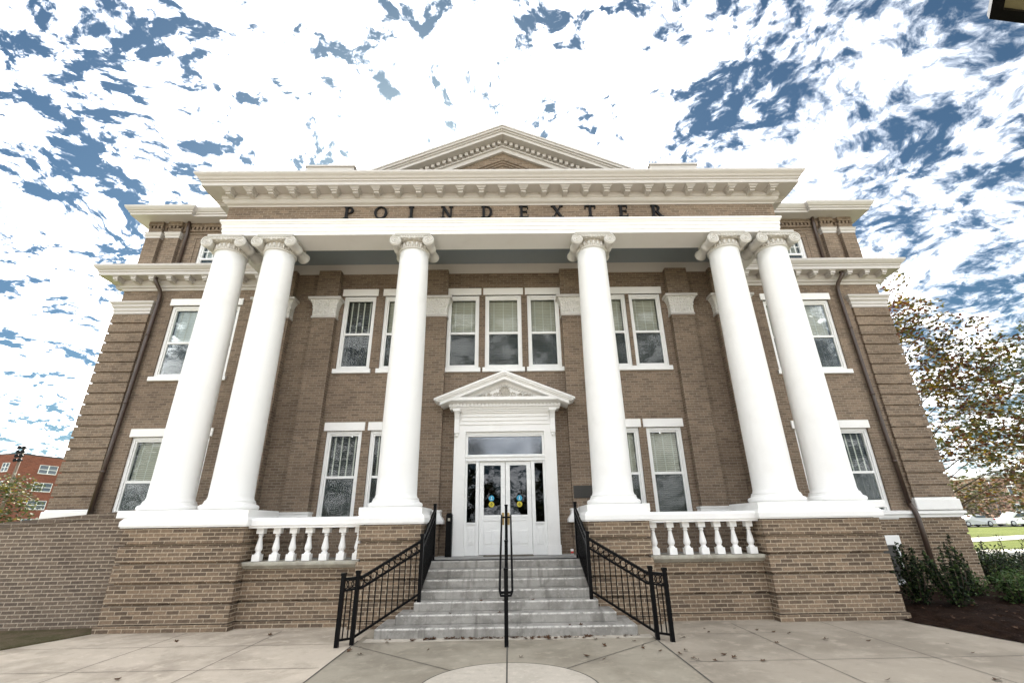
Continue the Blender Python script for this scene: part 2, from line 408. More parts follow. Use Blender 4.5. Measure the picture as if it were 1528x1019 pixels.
# planting bed: a low mound of mulch
bed = MB(); bx = [6.95, 7.25, 7.8, 9, 10.5, 12, 13.5, 15.5]; by = [4.2, 5.5, 7, 8, 9, 10, 11, 12.35]
def bedx(x, y):
    lo = 6.97+max(0, 9.0-y)*.22+max(0, 7-y)*.9; return max(x, lo) if x < 15 else x
def bedz(x, y):
    x0 = bedx(6.95, y); e = min(1, (x-x0)/.7); return .005+.13*max(0, e)+.02*sin(3*x+2*y)*max(0, e)
nb = 64
rb_ = random.Random(4)
vs = []
for jj in range(nb+1):
    y = 4.2+(14.0-4.2)*jj/nb
    x0 = bedx(6.95, y)+rb_.uniform(-.015, .015)
    for ii in range(nb+1):
        x = x0+(16-x0)*(ii/nb)**1.3; vs.append((x+rb_.uniform(-.03, .03)*(ii > 0), y, bedz(x, y)+(rb_.uniform(-.018, .022) if ii > 0 else rb_.uniform(0, .012))))
bed.add(vs, [(b_*(nb+1)+a_, b_*(nb+1)+a_+1, (b_+1)*(nb+1)+a_+1, (b_+1)*(nb+1)+a_) for b_ in range(nb) for a_ in range(nb)], False)
struct(bed, 'mulch_bed', 'mulch')
# paths across the lawn and the street beyond
def strip(name, pts, wd, m, dz):
    s = MB()
    for (a, b) in zip(pts, pts[1:]):
        s.face([(a[0], a[1]-wd/2, terr(a[1]-wd/2)+dz), (b[0], b[1]-wd/2, terr(b[1]-wd/2)+dz), (b[0], b[1]+wd/2, terr(b[1]+wd/2)+dz), (a[0], a[1]+wd/2, terr(a[1]+wd/2)+dz)])
    return struct(s, name, m)
strip('path', [(14, 23.5), (24, 24.5), (40, 26)], 1.2, 'path_concrete', .03)
strip('path', [(20, 30), (32, 34), (60, 46)], 3.0, 'path_concrete', .035)
strip('street', [(20, 66), (200, 66)], 9, 'asphalt', .05)

# ================================================================ the hall
hall = thing('brick_hall', 'tan brick public hall with white columned portico, pediment and POINDEXTER in black letters', 'building', (0, 11.8, 0))
def part(mb, name, m, parent=None, bevel=0, loc=None): return mb.build(name, m, parent or hall, loc, bevel)
PW, WW, AW = 11.8, 12.3, 12.5                   # porch wall, wing wall, attic wall
PH, WH, AH = 6.95, 11.4, 11.3                   # their half widths

def wall_holes(mb, x0, x1, z0, z1, y, holes, reveal=.16):
    xs = sorted({x0, x1, *[h[0] for h in holes], *[h[1] for h in holes]}); zs = sorted({z0, z1, *[h[2] for h in holes], *[h[3] for h in holes]})
    for a, b in zip(xs, xs[1:]):
        for c, d in zip(zs, zs[1:]):
            mx_, mz = (a+b)/2, (c+d)/2
            if any(h[0] < mx_ < h[1] and h[2] < mz < h[3] for h in holes): continue
            mb.face([(a, y, c), (b, y, c), (b, y, d), (a, y, d)])
    for (a, b, c, d) in holes:
        r = y+reveal
        mb.face([(a, y, c), (a, y, d), (a, r, d), (a, r, c)]); mb.face([(b, y, c), (b, r, c), (b, r, d), (b, y, d)])
        mb.face([(a, y, d), (b, y, d), (b, r, d), (a, r, d)]); mb.face([(a, y, c), (a, r, c), (b, r, c), (b, y, c)])

LW = 0.515                                      # half width of a lintel
def window(xc, z0, z1, y, hw, kind, lintel=True, sill=True, mull=False, lower='screen'):
    # z0..z1 opening; frame with sash, blinds, two panes, lintel and sill
    f = MB(); a, b = xc-hw, xc+hw; d0, d1 = y+.05, y+.15
    fw = .075
    f.box(a, a+fw, d0, d1, z0, z1); f.box(b-fw, b, d0, d1, z0, z1); f.box(a+fw, b-fw, d0, d1, z1-fw, z1); f.box(a+fw, b-fw, d0, d1, z0, z0+fw*.8)
    f.box(a+fw, a+fw+.035, d0+.03, d1, z0+fw*.8, z1-fw); f.box(b-fw-.035, b-fw, d0+.03, d1, z0+fw*.8, z1-fw)
    f.box(a+fw+.035, b-fw-.035, d0+.03, d1, z1-fw-.045, z1-fw); f.box(a+fw+.035, b-fw-.035, d0+.035, d1, z0+fw*.8, z0+fw*.8+.05)
    zm = z0+(z1-z0)*.475
    f.box(a+fw+.035, b-fw-.035, d0+.02, d1, zm-.03, zm+.03)
    if mull:
        for k in (1, 2, 3):
            xm = a+fw+(b-a-2*fw)*k/4; f.box(xm-.012, xm+.012, d0+.06, d0+.085, zm+.03, z1-fw-.045)
        f.box(a+fw+.035, b-fw-.035, d0+.062, d0+.083, (zm+z1)/2-.012, (zm+z1)/2+.012)
    w_ = part(f, 'window', 'frame_paint', bevel=0)
    ga, gb = a+fw+.035, b-fw-.035
    p = MB(); p.box(ga, gb, d0+.066, d0+.072, zm+.03, z1-fw-.045); p.build('pane', 'window_glass', w_)
    p = MB(); p.box(ga, gb, d0+.050, d0+.056, z0+fw*.8+.05, zm-.03); p.build('pane', 'storm_glass', w_)
    if lower == 'screen':
        p = MB(); p.box(ga, gb, d0+.070, d0+.073, z0+fw*.8+.05, zm-.03); p.build('insect_screen', 'screen_mesh', w_)
    bl = MB(); bl.box(ga, gb, d1+.06, d1+.07, z0+.1, z1-fw-.045)
    for k in range(4 if kind == 'open' else 3):
        nn = 4 if kind == 'open' else 3
        xt = ga+(gb-ga)*(k+.5)/nn; tw = .017 if kind == 'open' else .012
        bl.box(xt-tw, xt+tw, d1+.05, d1+.054, z0+.1, z1-fw-.045, 1)
    bl.build('blinds', [{'cream': 'blind_cream', 'white': 'blind_white', 'open': 'blind_open'}[kind], 'tape_light'], w_)
    if lintel:
        l = MB(); l.box(xc-LW, xc+LW, y-.03, y+.12, z1, z1+.215); l.build('lintel', 'white_paint', w_, bevel=.008)
    if sill:
        l = MB(); l.box(xc-LW, xc+LW, y-.07, y+.14, z0-.125, z0); l.build('sill', 'frame_paint', w_, bevel=.01)
    return w_
Z = lambda r: r+E
HW = .455
W2 = (Z(3.955), Z(6.165)); W1 = (Z(.12), Z(2.295))
porch2 = [(-4.12, 'open'), (-2.96, 'cream'), (-1.16, 'cream'), (-.02, 'cream'), (1.12, 'cream'), (3.05, 'cream'), (4.06, 'cream')]
porch1 = [(-4.12, 'open'), (-3.0, 'open'), (3.0, 'cream'), (4.10, 'cream')]
wing2 = [(-9.38, 'white'), (-8.28, 'white'), (8.24, 'cream'), (9.32, 'cream')]
wing1 = [(-9.44, 'cream'), (-8.30, 'cream'), (8.26, 'open'), (9.34, 'open')]
def hwid(x): return .515 if abs(x) < .5 else HW
holes = [(x-hwid(x), x+hwid(x), *W2) for x, k in porch2]+[(x-HW, x+HW, *W1) for x, k in porch1]+[(-1.16, 1.16, 1.0, Z(2.3))]
wl = MB(); wall_holes(wl, -PH, PH, 1.0, Z(7.3), PW, holes, .2)
for s_ in (-1, 1): wl.face([(s_*PH, PW, 0), (s_*PH, 14, 0), (s_*PH, 14, Z(7.3)), (s_*PH, PW, Z(7.3))][::s_])
part(wl, 'wall', 'brick')
for x, k in porch2: LW = .575 if abs(x) < .5 else .51; window(x, *W2, PW, hwid(x), k)
LW = .52
for x, k in porch1: window(x, *W1, PW, HW, k)
for s_ in (-1, 1):                              # wings
    wm = MB(); hs = [(x-HW, x+HW, *W2) for x, k in wing2 if x*s_ > 0]+[(x-HW, x+HW, *W1) for x, k in wing1 if x*s_ > 0]
    ZB = Z(.04)
    ZG = Z(6.27)
    lo, hi = (PH, WH) if s_ > 0 else (-WH, -PH)
    wall_holes(wm, lo, hi, ZB, ZG, WW, hs)
    wm.face([(lo, WW, ZG+.03), (hi, WW, ZG+.03), (hi, WW, Z(7.1)), (lo, WW, Z(7.1))])      # a groove runs under the frieze
    wm.face([(lo, WW+.02, ZG), (hi, WW+.02, ZG), (hi, WW+.02, ZG+.03), (lo, WW+.02, ZG+.03)])
    wm.face([(lo, WW, ZG+.03), (lo, WW+.02, ZG+.03), (hi, WW+.02, ZG+.03), (hi, WW, ZG+.03)])
    wm.face([(lo, WW, ZG), (hi, WW, ZG), (hi, WW+.02, ZG), (lo, WW+.02, ZG)])
    wm.face([(s_*WH, WW, 0), (s_*WH, 34, 0), (s_*WH, 34, Z(7.1)), (s_*WH, WW, Z(7.1))][::s_])
    part(wm, 'wall', 'brick')
    LW = .52
    for x, k in wing2:
        if x*s_ > 0: window(x, *W2, WW, HW, k)
    for x, k in wing1:
        if x*s_ > 0: window(x, *W1, WW, HW, k)
    # rusticated corner strip
    q = MB(); qx = sorted((s_*10.40, s_*11.45)); qn = 18; q0, q1 = Z(.50), Z(5.88); qh = (q1-q0)/qn
    q.box(qx[0]+.045, qx[1]-.045, WW-.03, WW+.3, q0, q1)
    for k in range(qn): q.box(qx[0], qx[1], WW-.075, WW+.33, q0+k*qh+.022, q0+(k+1)*qh-.022)
    part(q, 'quoin', 'brick')
    q = MB(); pa = [(qx[0], WW+.2), (qx[0], WW-.06), (qx[1], WW-.06), (qx[1], WW+.4)]
    q.sweep(pa, [(-.2, Z(5.88)), (.01, Z(5.88)), (.01, Z(5.96)), (.03, Z(5.98)), (.03, Z(6.06)), (.07, Z(6.10)), (.07, Z(6.15)), (.12, Z(6.21)), (.12, Z(6.25)), (-.2, Z(6.25))])
    part(q, 'quoin_capital', 'trim_paint')
    q = MB(); q.box(qx[0]-.05, qx[1]+.05, WW-.14, WW+.4, Z(.2), Z(.46)); q.box(qx[0]-.02, qx[1]+.02, WW-.1, WW+.38, Z(.46), Z(.5)); part(q, 'quoin_base', 'white_paint', bevel=.03)
    q = MB(); pa = [(s_*WH, 20), (s_*WH, WW), (s_*PH, WW)]; pa = pa if s_ < 0 else pa[::-1]
    q.sweep(pa, [(-.05, Z(.03)), (.10, Z(.03)), (.10, Z(.10)), (.15, Z(.11)), (.15, Z(.17)), (.02, Z(.2)), (-.05, Z(.2))])
    part(q, 'water_table', 'white_paint')
    q = MB(); zz = [0, .3, .62, .95, 1.3, 1.66]      # rusticated base with proud bands
    for a, b in zip(zz, zz[1:]):
        q.sweep(pa, [(-.1, a+.02), (.085, a+.02), (.085, b-.02), (-.1, b-.02)])
        q.sweep(pa, [(-.12, b-.02), (.055, b-.02), (.055, b+.02), (-.12, b+.02)])
    part(q, 'wing_base', 'plinth_brick')
    # cornice of the wing
    q = MB(); pa = [(s_*WH, 30), (s_*WH, WW), (s_*(PH+.02), WW)]; pa = pa if s_ < 0 else pa[::-1]
    q.sweep(pa, [(-.05, Z(6.66)), (.03, Z(6.66)), (.05, Z(6.72)), (.10, Z(6.74)), (.10, Z(6.80)), (.15, Z(6.86)), (.15, Z(6.95)), (.48, Z(6.95)), (.48, Z(7.05)), (.51, Z(7.06)), (.51, Z(7.10)), (.545, Z(7.12)), (.60, Z(7.19)), (.61, Z(7.25)), (-.05, Z(7.27))])
    cn = part(q, 'cornice', 'trim_paint')
    q = MB(); q.box(-.07, .07, -.27, 0, -.10, 0); q.box(-.095, .095, -.285, 0, -.035, .0); q.box(-.055, .055, -.23, 0, -.14, -.1)
    mo = None
    xs_ = [7.25+.52*k for k in range(9)]
    for k, x in enumerate(xs_):
        p_ = (s_*x, WW-.15, Z(6.95))
        if mo is None: mo = q.build('modillion', 'trim_paint', cn, p_)
        else: dup(mo, p_)
    for k in range(3):
        c = dup(mo, (s_*(WH+.15), WW+.2+.52*k, Z(6.95))); c.rotation_euler[2] = s_*pi/2
    # basement window
    if s_ > 0:
        f = MB(); bxa, bxb, by_ = 8.6, 9.60, WW-.09; f.box(bxa, bxa+.09, by_-.03, by_+.1, .2, 1.06); f.box(bxb-.09, bxb, by_-.03, by_+.1, .2, 1.06); f.box(bxa+.09, bxb-.09, by_-.03, by_+.1, .2, .3)
        wb = part(f, 'window', 'frame_paint')
        MB().box(bxa-.06, bxb+.07, by_-.05, by_+.1, 1.06, 1.28).build('lintel', 'white_paint', wb, bevel=.01)
        MB().box(bxa+.09, bxb-.09, by_+.0, by_+.01, .3, 1.06).build('pane', 'bronze', wb)
    # attic storey
    q = MB(); lo, hi = (PH-.6, AH) if s_ > 0 else (-AH, -PH+.6)
    aw = [(s_*9.28-.42, s_*9.28+.42, Z(7.42), Z(8.52)), (s_*8.2-.42, s_*8.2+.42, Z(7.42), Z(8.52))]
    wall_holes(q, lo, hi, Z(7.1), Z(9.2), AW, aw)
    q.face([(s_*AH, AW, Z(7.1)), (s_*AH, 34, Z(7.1)), (s_*AH, 34, Z(9.2)), (s_*AH, AW, Z(9.2))][::s_])
    # raised panel round the windows, belt and brick dentils
    zt = Z(8.74); q.box(s_*8.74-1.15, s_*8.74+1.15, AW-.02, AW+.02, zt-.09, zt-.03)
    for xx in (s_*8.74-1.15, s_*8.74+1.09): q.box(xx, xx+.06, AW-.02, AW+.02, Z(7.2), zt-.09)
    q.box(lo, hi, AW-.03, AW+.02, Z(8.80), Z(8.84)); q.box(lo, hi, AW-.05, AW+.02, Z(8.90), Z(8.955)); q.box(lo, hi, AW-.07, AW+.02, Z(9.06), Z(9.2))
    k = lo+.02
    while k < hi-.06: q.box(k, k+.062, AW-.065, AW+.02, Z(8.955), Z(9.06)); k += .125
    part(q, 'attic_wall', 'brick')
    for x in (9.28, 8.2): window(s_*x, Z(7.42), Z(8.52), AW, .42, 'white' if s_ < 0 else 'cream', lintel=False, sill=False, mull=True)
    for (xa, xb) in ((10.32, 10.74), (10.92, 11.36)):
        a, b = sorted((s_*xa, s_*xb)); q = MB(); q.box(a, b, AW-.13, AW+.05, Z(7.2), Z(8.62)); q.box(a, b, AW-.13, AW+.05, Z(8.8), Z(8.96)); q.box(a-.01, b+.01, AW-.16, AW+.05, Z(9.06), Z(9.2))
        k = a+.02
        while k < b-.05: q.box(k, k+.06, AW-.15, AW, Z(8.96), Z(9.06)); k += .12
        pl = part(q, 'attic_pilaster', 'brick')
        q = MB(); q.sweep([(a, AW+.05), (a, AW-.13), (b, AW-.13), (b, AW+.05)], [(-.1, Z(8.6)), (.015, Z(8.6)), (.015, Z(8.66)), (.05, Z(8.70)), (.03, Z(8.73)), (.06, Z(8.79)), (-.1, Z(8.8))]); q.build('capital', 'trim_paint', pl)
    q = MB(); pa = [(s_*AH, 34), (s_*AH, AW-.12), (s_*10.22, AW-.12), (s_*10.22, AW), (s_*(PH-.6), AW)]; pa = pa if s_ < 0 else pa[::-1]
    q.sweep(pa, [(-.3, Z(9.2)), (.42, Z(9.2)), (.42, Z(9.27)), (.46, Z(9.28)), (.46, Z(9.32)), (.50, Z(9.34)), (.55, Z(9.41)), (.56, Z(9.47)), (-.3, Z(9.47))])
    part(q, 'attic_cornice', 'trim_paint')
    # downspouts
    q = MB(); X = s_*(10.30 if s_ < 0 else 10.18)
    q.tube([(X+s_*.0, 11.98, Z(6.97)), (X, 11.98, Z(6.85)), (X-s_*.05, 12.02, Z(6.74)), (X-s_*.09, 12.12, Z(6.62)), (X-s_*.10, 12.19, Z(6.48)), (X-s_*.10, 12.2, Z(6.3)), (X-s_*.02, 12.2, Z(2.0)), (X+s_*.02, 12.2, Z(.35))], .055, 10)
    q.tube([(X+s_*.02, 12.2, Z(.35)), (X+s_*.04, 12.13, Z(.2)), (X+s_*.04, 12.09, Z(.02)), (X+s_*.04, 12.09, .05)], .06, 10)
    for zz_ in (Z(5.2), Z(3.2), Z(1.4)): q.tube([(X-s_*.1+s_*.019*(Z(6.3)-zz_), 12.2, zz_-.03), (X-s_*.1+s_*.019*(Z(6.3)-zz_), 12.2, zz_+.03)], .064, 10)
    part(q, 'downspout', 'brown_metal')
    q = MB(); X = s_*10.12; q.tube([(X, 12.36, Z(9.24)), (X, 12.38, Z(8.95)), (X+s_*.02, 12.43, Z(8.8)), (X+s_*.02, 12.43, Z(7.3))], .05, 10); part(q, 'downspout', 'brown_metal')
# closed back and roofs
q = MB(); q.box(-AH, AH, 33.9, 34, 0, Z(9.2)); part(q, 'wall', 'brick')
q = MB(); q.box(-AH-.5, AH+.5, 12.1, 34.3, Z(9.48), Z(9.6)); part(q, 'roof', 'roof_dark')
q = MB(); q.box(-WH, WH, WW+.05, 34, Z(7.0), Z(7.08)); q.box(-WH, WH, 12.4, 33.9, .9, .95); part(q, 'floor', 'roof_dark')

# ---- porch: platform, plinths, balustrades, steps
q = MB(); q.box(-7.0, -1.58, 9.7, PW+.3, .8, .992); q.box(1.58, 7.0, 9.7, PW+.3, .8, .992); q.box(-1.58, 1.58, 10.15, PW+.3, .8, 1.0)
part(q, 'porch_floor', 'porch_concrete')
PY = 9.28
def rust(mb, x0, x1, y0, y1, zs):
    mb.box(x0+.06, x1-.06, y0+.06, y1, 0, zs[-1])
    for a, b in zip(zs, zs[1:]): mb.box(x0, x1, y0, y1+.004, a+.022, b-.008 if b == zs[-1] else b-.022)
    mb.box(x0-.035, x1+.035, y0-.035, y1+.006, 0, zs[0]+.008)
PZ = [.10, .42, .75, 1.08, 1.39, 1.69]
COP = [(-.2, 1.69), (.04, 1.69), (.04, 1.71), (.06, 1.715), (.06, 1.80), (.045, 1.82), (.02, 1.86), (-.2, 1.86)]
CX = [-6.83, -5.61, -2.235, 2.235, 5.61, 6.83]
for x0, x1 in ((-7.12, -4.86), (-2.73, -1.57), (1.57, 2.73), (4.86, 7.12)):
    q = MB(); rust(q, x0, x1, PY, PY+1.35, PZ); pl = part(q, 'plinth', 'plinth_brick', bevel=.006)
    q = MB(); q.sweep([(x0, PY), (x1, PY), (x1, PY+1.36), (x0, PY+1.36)], COP, True); q.box(x0+.01, x1-.01, PY+.04, PY+1.26, 1.7, 1.99)
    q.build('coping', 'white_paint', pl)
bal_proto = None
for s_, bxs in ((-1, (-4.67, -4.35, -4.04, -3.74, -3.42, -3.10, -2.80)), (1, (2.85, 3.18, 3.48, 3.79, 4.09, 4.40, 4.71))):
    a, b = sorted((s_*2.74, s_*4.85))
    q = MB(); rust(q, a-.1, b+.1, 9.52, 9.9, [.10, .42, .75, .96]); part(q, 'balustrade_base', 'plinth_brick')
    q = MB(); q.sweep([(a-.02, 9.9), (a-.02, 9.45), (b+.02, 9.45), (b+.02, 9.9)][1:3], [(-.4, .955), (-.02, .955), (.0, .975), (.03, 1.0), (.05, 1.02), (.05, 1.06), (.04, 1.075), (-.4, 1.085)])
    part(q, 'balustrade_sill', 'sill_stone')
    q = MB(); q.sweep([(a, 9.42), (b, 9.42)], [(-.3, 1.655), (.03, 1.655), (.03, 1.69), (.055, 1.70), (.055, 1.80), (.035, 1.83), (-.28, 1.85)])
    bl = part(q, 'balustrade', 'white_paint')
    for x in bxs:
        if bal_proto is None:
            q = MB(); q.box(-.072, .072, -.072, .072, 0, .115); q.box(-.066, .066, -.066, .066, .475, .575)
            q.lathe([(.06, .115), (.062, .13), (.045, .145), (.042, .16), (.06, .185), (.066, .215), (.058, .26), (.044, .33), (.034, .40), (.031, .425), (.045, .432), (.045, .446), (.034, .452), (.036, .462), (.05, .475)], n=20, caps=False)
            bal_proto = q.build('baluster', 'white_paint', bl, (x, 9.55, 1.083))
        else: dup(bal_proto, (x, 9.55, 1.083), bl)
# ---- columns
def shaft_profile():
    pts = []
    for k in range(13):
        u = k/12; r = .41-(.41-.352)*(u**1.7); pts.append((r, 2.2+(7.98-2.2)*u))
    return [(.46, 2.155), (.46, 2.175), (.43, 2.195), (.415, 2.25)]+pts[1:]
YC = 9.95
def volute(mb, cx, cz, y, sgn, front):
    pts = []; rr = .128
    for k in range(60):
        a = k/59*2*pi*2.3; r = rr*(1-.86*k/59); ang = pi/2-sgn*a*1.0
        pts.append((cx+r*cos(ang), y, cz+r*sin(ang)))
    mb.tube(pts, [.020*(1-.45*k/59) for k in range(60)], 6)
    mb.ball((cx, y, cz), .026, 8)
col_p = None
for ci, X in enumerate(CX):
    if col_p is None:
        q = MB(); q.lathe(shaft_profile(), (0, 0, 0), 56)
        col_p = part(q, 'column', 'white_paint', loc=(X, YC, 0))
        q = MB(); q.box(-.57, .57, -.57, .57, 1.865, 2.0); q.lathe([(.50, 2.0), (.535, 2.02), (.545, 2.055), (.53, 2.09), (.48, 2.11), (.47, 2.125), (.475, 2.14), (.455, 2.157)], n=48)
        base_p = q.build('column_base', 'white_paint', col_p, bevel=.012)
        q = MB()
        q.lathe([(.352, 7.975), (.385, 7.985), (.39, 8.0), (.38, 8.015), (.355, 8.02)], n=48, caps=False); q.lathe([(.355, 8.02), (.355, 8.2), (.40, 8.22)], n=48, mi=1, caps=False)
        q.lathe([(.40, 8.205), (.43, 8.225), (.44, 8.25), (.42, 8.28)], n=48)
        for k in range(22):
            a = 2*pi*k/22; q.ball((.425*cos(a), .425*sin(a), 8.235), .036, 8, 0, (1, 1, 1.2))
        for k in range(20):                     # upright leaves round the necking
            a = 2*pi*k/20; q.ball((.357*cos(a), .357*sin(a), 8.10), .035, 8, 0, (1, 1, 2.1))
            a += pi/20; q.ball((.357*cos(a), .357*sin(a), 8.055), .022, 6, 0, (1, 1, 1.6))
        q.box(-.40, .40, -.37, .37, 8.30, 8.345); q.box(-.43, .43, -.41, .41, 8.345, 8.385)
        for sx in (-1, 1):
            cx_, cz_ = sx*.405, 8.165
            prof = [(.02, -.425), (.132, -.425), (.142, -.415), (.142, -.385), (.130, -.37), (.128, -.33), (.112, -.2), (.104, -.07), (.118, -.06), (.124, -.03), (.124, .03), (.118, .06), (.104, .07), (.112, .2), (.128, .33), (.135, .37), (.148, .385), (.148, .415), (.125, .425), (.02, .425)]
            q.lathe(prof, (cx_, 0, cz_), 28, 'y')
            for fy in (-.428, .428): volute(q, cx_, cz_, fy, sx, fy < 0)
        q.box(-.40, .40, -.425, -.34, 8.225, 8.30); q.box(-.40, .40, .34, .425, 8.225, 8.30)
        q.tube([(-.405, -.43, 8.293), (.405, -.43, 8.293)], .02, 6); q.tube([(-.30, -.43, 8.235), (.30, -.43, 8.235)], .016, 6)
        for k in range(9): q.ball((-.26+.065*k, -.425, 8.262), .022, 6, 0, (1, .8, 1.2))
        cap_p = q.build('capital', ['cap_paint', 'carved_shade_tone'], col_p)
    else:
        c = dup(col_p, (X, YC, 0)); dup(base_p, (0, 0, 0), c); dup(cap_p, (0, 0, 0), c)

# ---- entablature
FX, FY = 6.955, 9.585
UP = [(-FX, PW), (-FX, FY), (FX, FY), (FX, PW)]
q = MB(); q.sweep(UP, [(-.70, Z(6.72)), (.0, Z(6.72)), (.0, Z(6.815)), (.015, Z(6.82)), (.015, Z(6.925)), (.03, Z(6.93)), (.03, Z(7.02)), (.045, Z(7.03)), (.055, Z(7.06)), (.078, Z(7.09)), (.078, Z(7.14)), (-.70, Z(7.15))])
part(q, 'architrave', 'white_paint')
q = MB(); q.sweep(UP, [(-.5, Z(7.15)), (-.01, Z(7.15)), (-.01, Z(7.60)), (-.5, Z(7.60))]); part(q, 'frieze', 'brick')
q = MB(); CP = [(-FX+.01, 12.5), (-FX+.01, FY+.01), (FX-.01, FY+.01), (FX-.01, 12.5)]
q.sweep(CP, [(-.4, Z(7.57)), (.02, Z(7.57)), (.03, Z(7.60)), (.09, Z(7.63)), (.12, Z(7.67)), (.12, Z(7.72)), (.15, Z(7.74)), (.15, Z(7.86)), (.48, Z(7.86)), (.48, Z(7.955)), (.51, Z(7.965)), (.51, Z(8.0)), (.545, Z(8.02)), (.57, Z(8.06)), (.615, Z(8.10)), (.635, Z(8.13)), (.635, Z(8.175)), (-.4, Z(8.2))])
cn = part(q, 'cornice', 'trim_paint')
q = MB(); q.box(-.075, .075, -.24, 0, -.085, 0); q.box(-.12, .12, -.29, 0, -.028, 0); q.box(-.10, .10, -.27, 0, -.052, -.028); q.box(-.06, .06, -.19, 0, -.13, -.085)
mo = None
for k in range(27):
    p_ = (-6.82+13.64*k/26, FY-.14, Z(7.86))
    if mo is None: mo = q.build('modillion', 'trim_paint', cn, p_)
    else: dup(mo, p_)
for s_ in (-1, 1):
    for k in range(5):
        c = dup(mo, (s_*(FX+.14), FY+.2+.525*k, Z(7.86))); c.rotation_euler[2] = s_*pi/2
# porch ceiling with crown moulding
q = MB(); q.box(-6.3, 6.3, FY+.68, PW, Z(7.2), Z(7.28)); part(q, 'porch_ceiling', 'ceiling_blue')
q = MB(); q.sweep([(-6.26, FY+.7), (-6.26, PW), (6.26, PW), (6.26, FY+.7)][::-1], [(-.02, Z(6.88)), (.03, Z(6.88)), (.03, Z(6.99)), (.07, Z(7.01)), (.07, Z(7.05)), (.13, Z(7.08)), (.20, Z(7.15)), (.26, Z(7.17)), (.26, Z(7.198)), (-.02, Z(7.198))])
part(q, 'crown_moulding', 'trim_paint')
q = MB(); q.box(-6.7, 6.7, FY+.3, PW+.3, Z(7.3), Z(7.36)); q.box(-FX-.3, FX+.3, FY-.3, 13.5, Z(8.18), Z(8.22)); part(q, 'roof', 'roof_dark')
for s_ in (-1, 1):
    a, b = sorted((s_*4.1, s_*5.4)); q = MB(); q.box(a, b, 10.0, 10.3, Z(8.2), Z(9.23)); q.box(a-.04, b+.04, 9.96, 10.3, Z(9.23), Z(9.28)); part(q, 'parapet', 'trim_paint')
# ---- pediment
q = MB(); AZ, SL = 11.22, .452; TY = 10.95
def rake(mb, y0, y1, z_off0, z_off1, half=6.4, m_=0):
    for s_ in (-1, 1):
        pts = [(0, Z(AZ-z_off1)), (s_*half, Z(AZ-SL*half-z_off1)), (s_*half, Z(AZ-SL*half-z_off0)), (0, Z(AZ-z_off0))]
        mb.prism(pts if s_ < 0 else pts[::-1], y0, y1, m_)
rake(q, 10.40, 11.2, 0, .05); rake(q, 10.43, 11.2, .05, .12); rake(q, 10.48, 11.2, .12, .17); rake(q, 10.52, 11.2, .17, .27)
rake(q, 10.84, 11.2, .27, .43); rake(q, 10.80, 11.2, .43, .47); rake(q, 10.86, 11.2, .47, .62)
x = .1
while x < 4.6:                                  # dentils up the slopes
    for s_ in (-1, 1):
        zt = AZ-SL*x-.29; d = .05
        q.prism([(s_*x-d, Z(zt-.11-s_*0+SL*s_*d*0)), (s_*x+d, Z(zt-.11)), (s_*x+d, Z(zt)), (s_*x-d, Z(zt))], 10.72, 10.9)
    x += .165
pd = part(q, 'pediment', 'trim_paint')
q = MB(); H = AZ-.6; q.prism([(-(H-8.4)/SL, Z(8.4)), ((H-8.4)/SL, Z(8.4)), (0, Z(H))], TY, TY+.2)
for o in (.26, .36, .46): 
    hh = H-o; q2 = [(-(hh-8.4)/SL, Z(8.4)), (-(hh-.04-8.4)/SL, Z(8.4)), (0, Z(hh-.04)), ((hh-.04-8.4)/SL, Z(8.4)), ((hh-8.4)/SL, Z(8.4)), (0, Z(hh))]
    q.prism(q2[:3]+[q2[5]], TY-.035, TY+.01); q.prism([q2[5]]+q2[2:5], TY-.035, TY+.01)
q.build('tympanum', 'brick', pd)
q = MB()
for s_ in (-1, 1):
    pts = [(0, Z(AZ+.03)), (s_*6.5, Z(AZ+.03-SL*6.5)), (s_*6.5, Z(AZ-.02-SL*6.5)), (0, Z(AZ-.02))]
    q.prism(pts[::-1] if s_ > 0 else pts, 10.42, 20)
q.build('pediment_roof', 'roof_dark', pd)

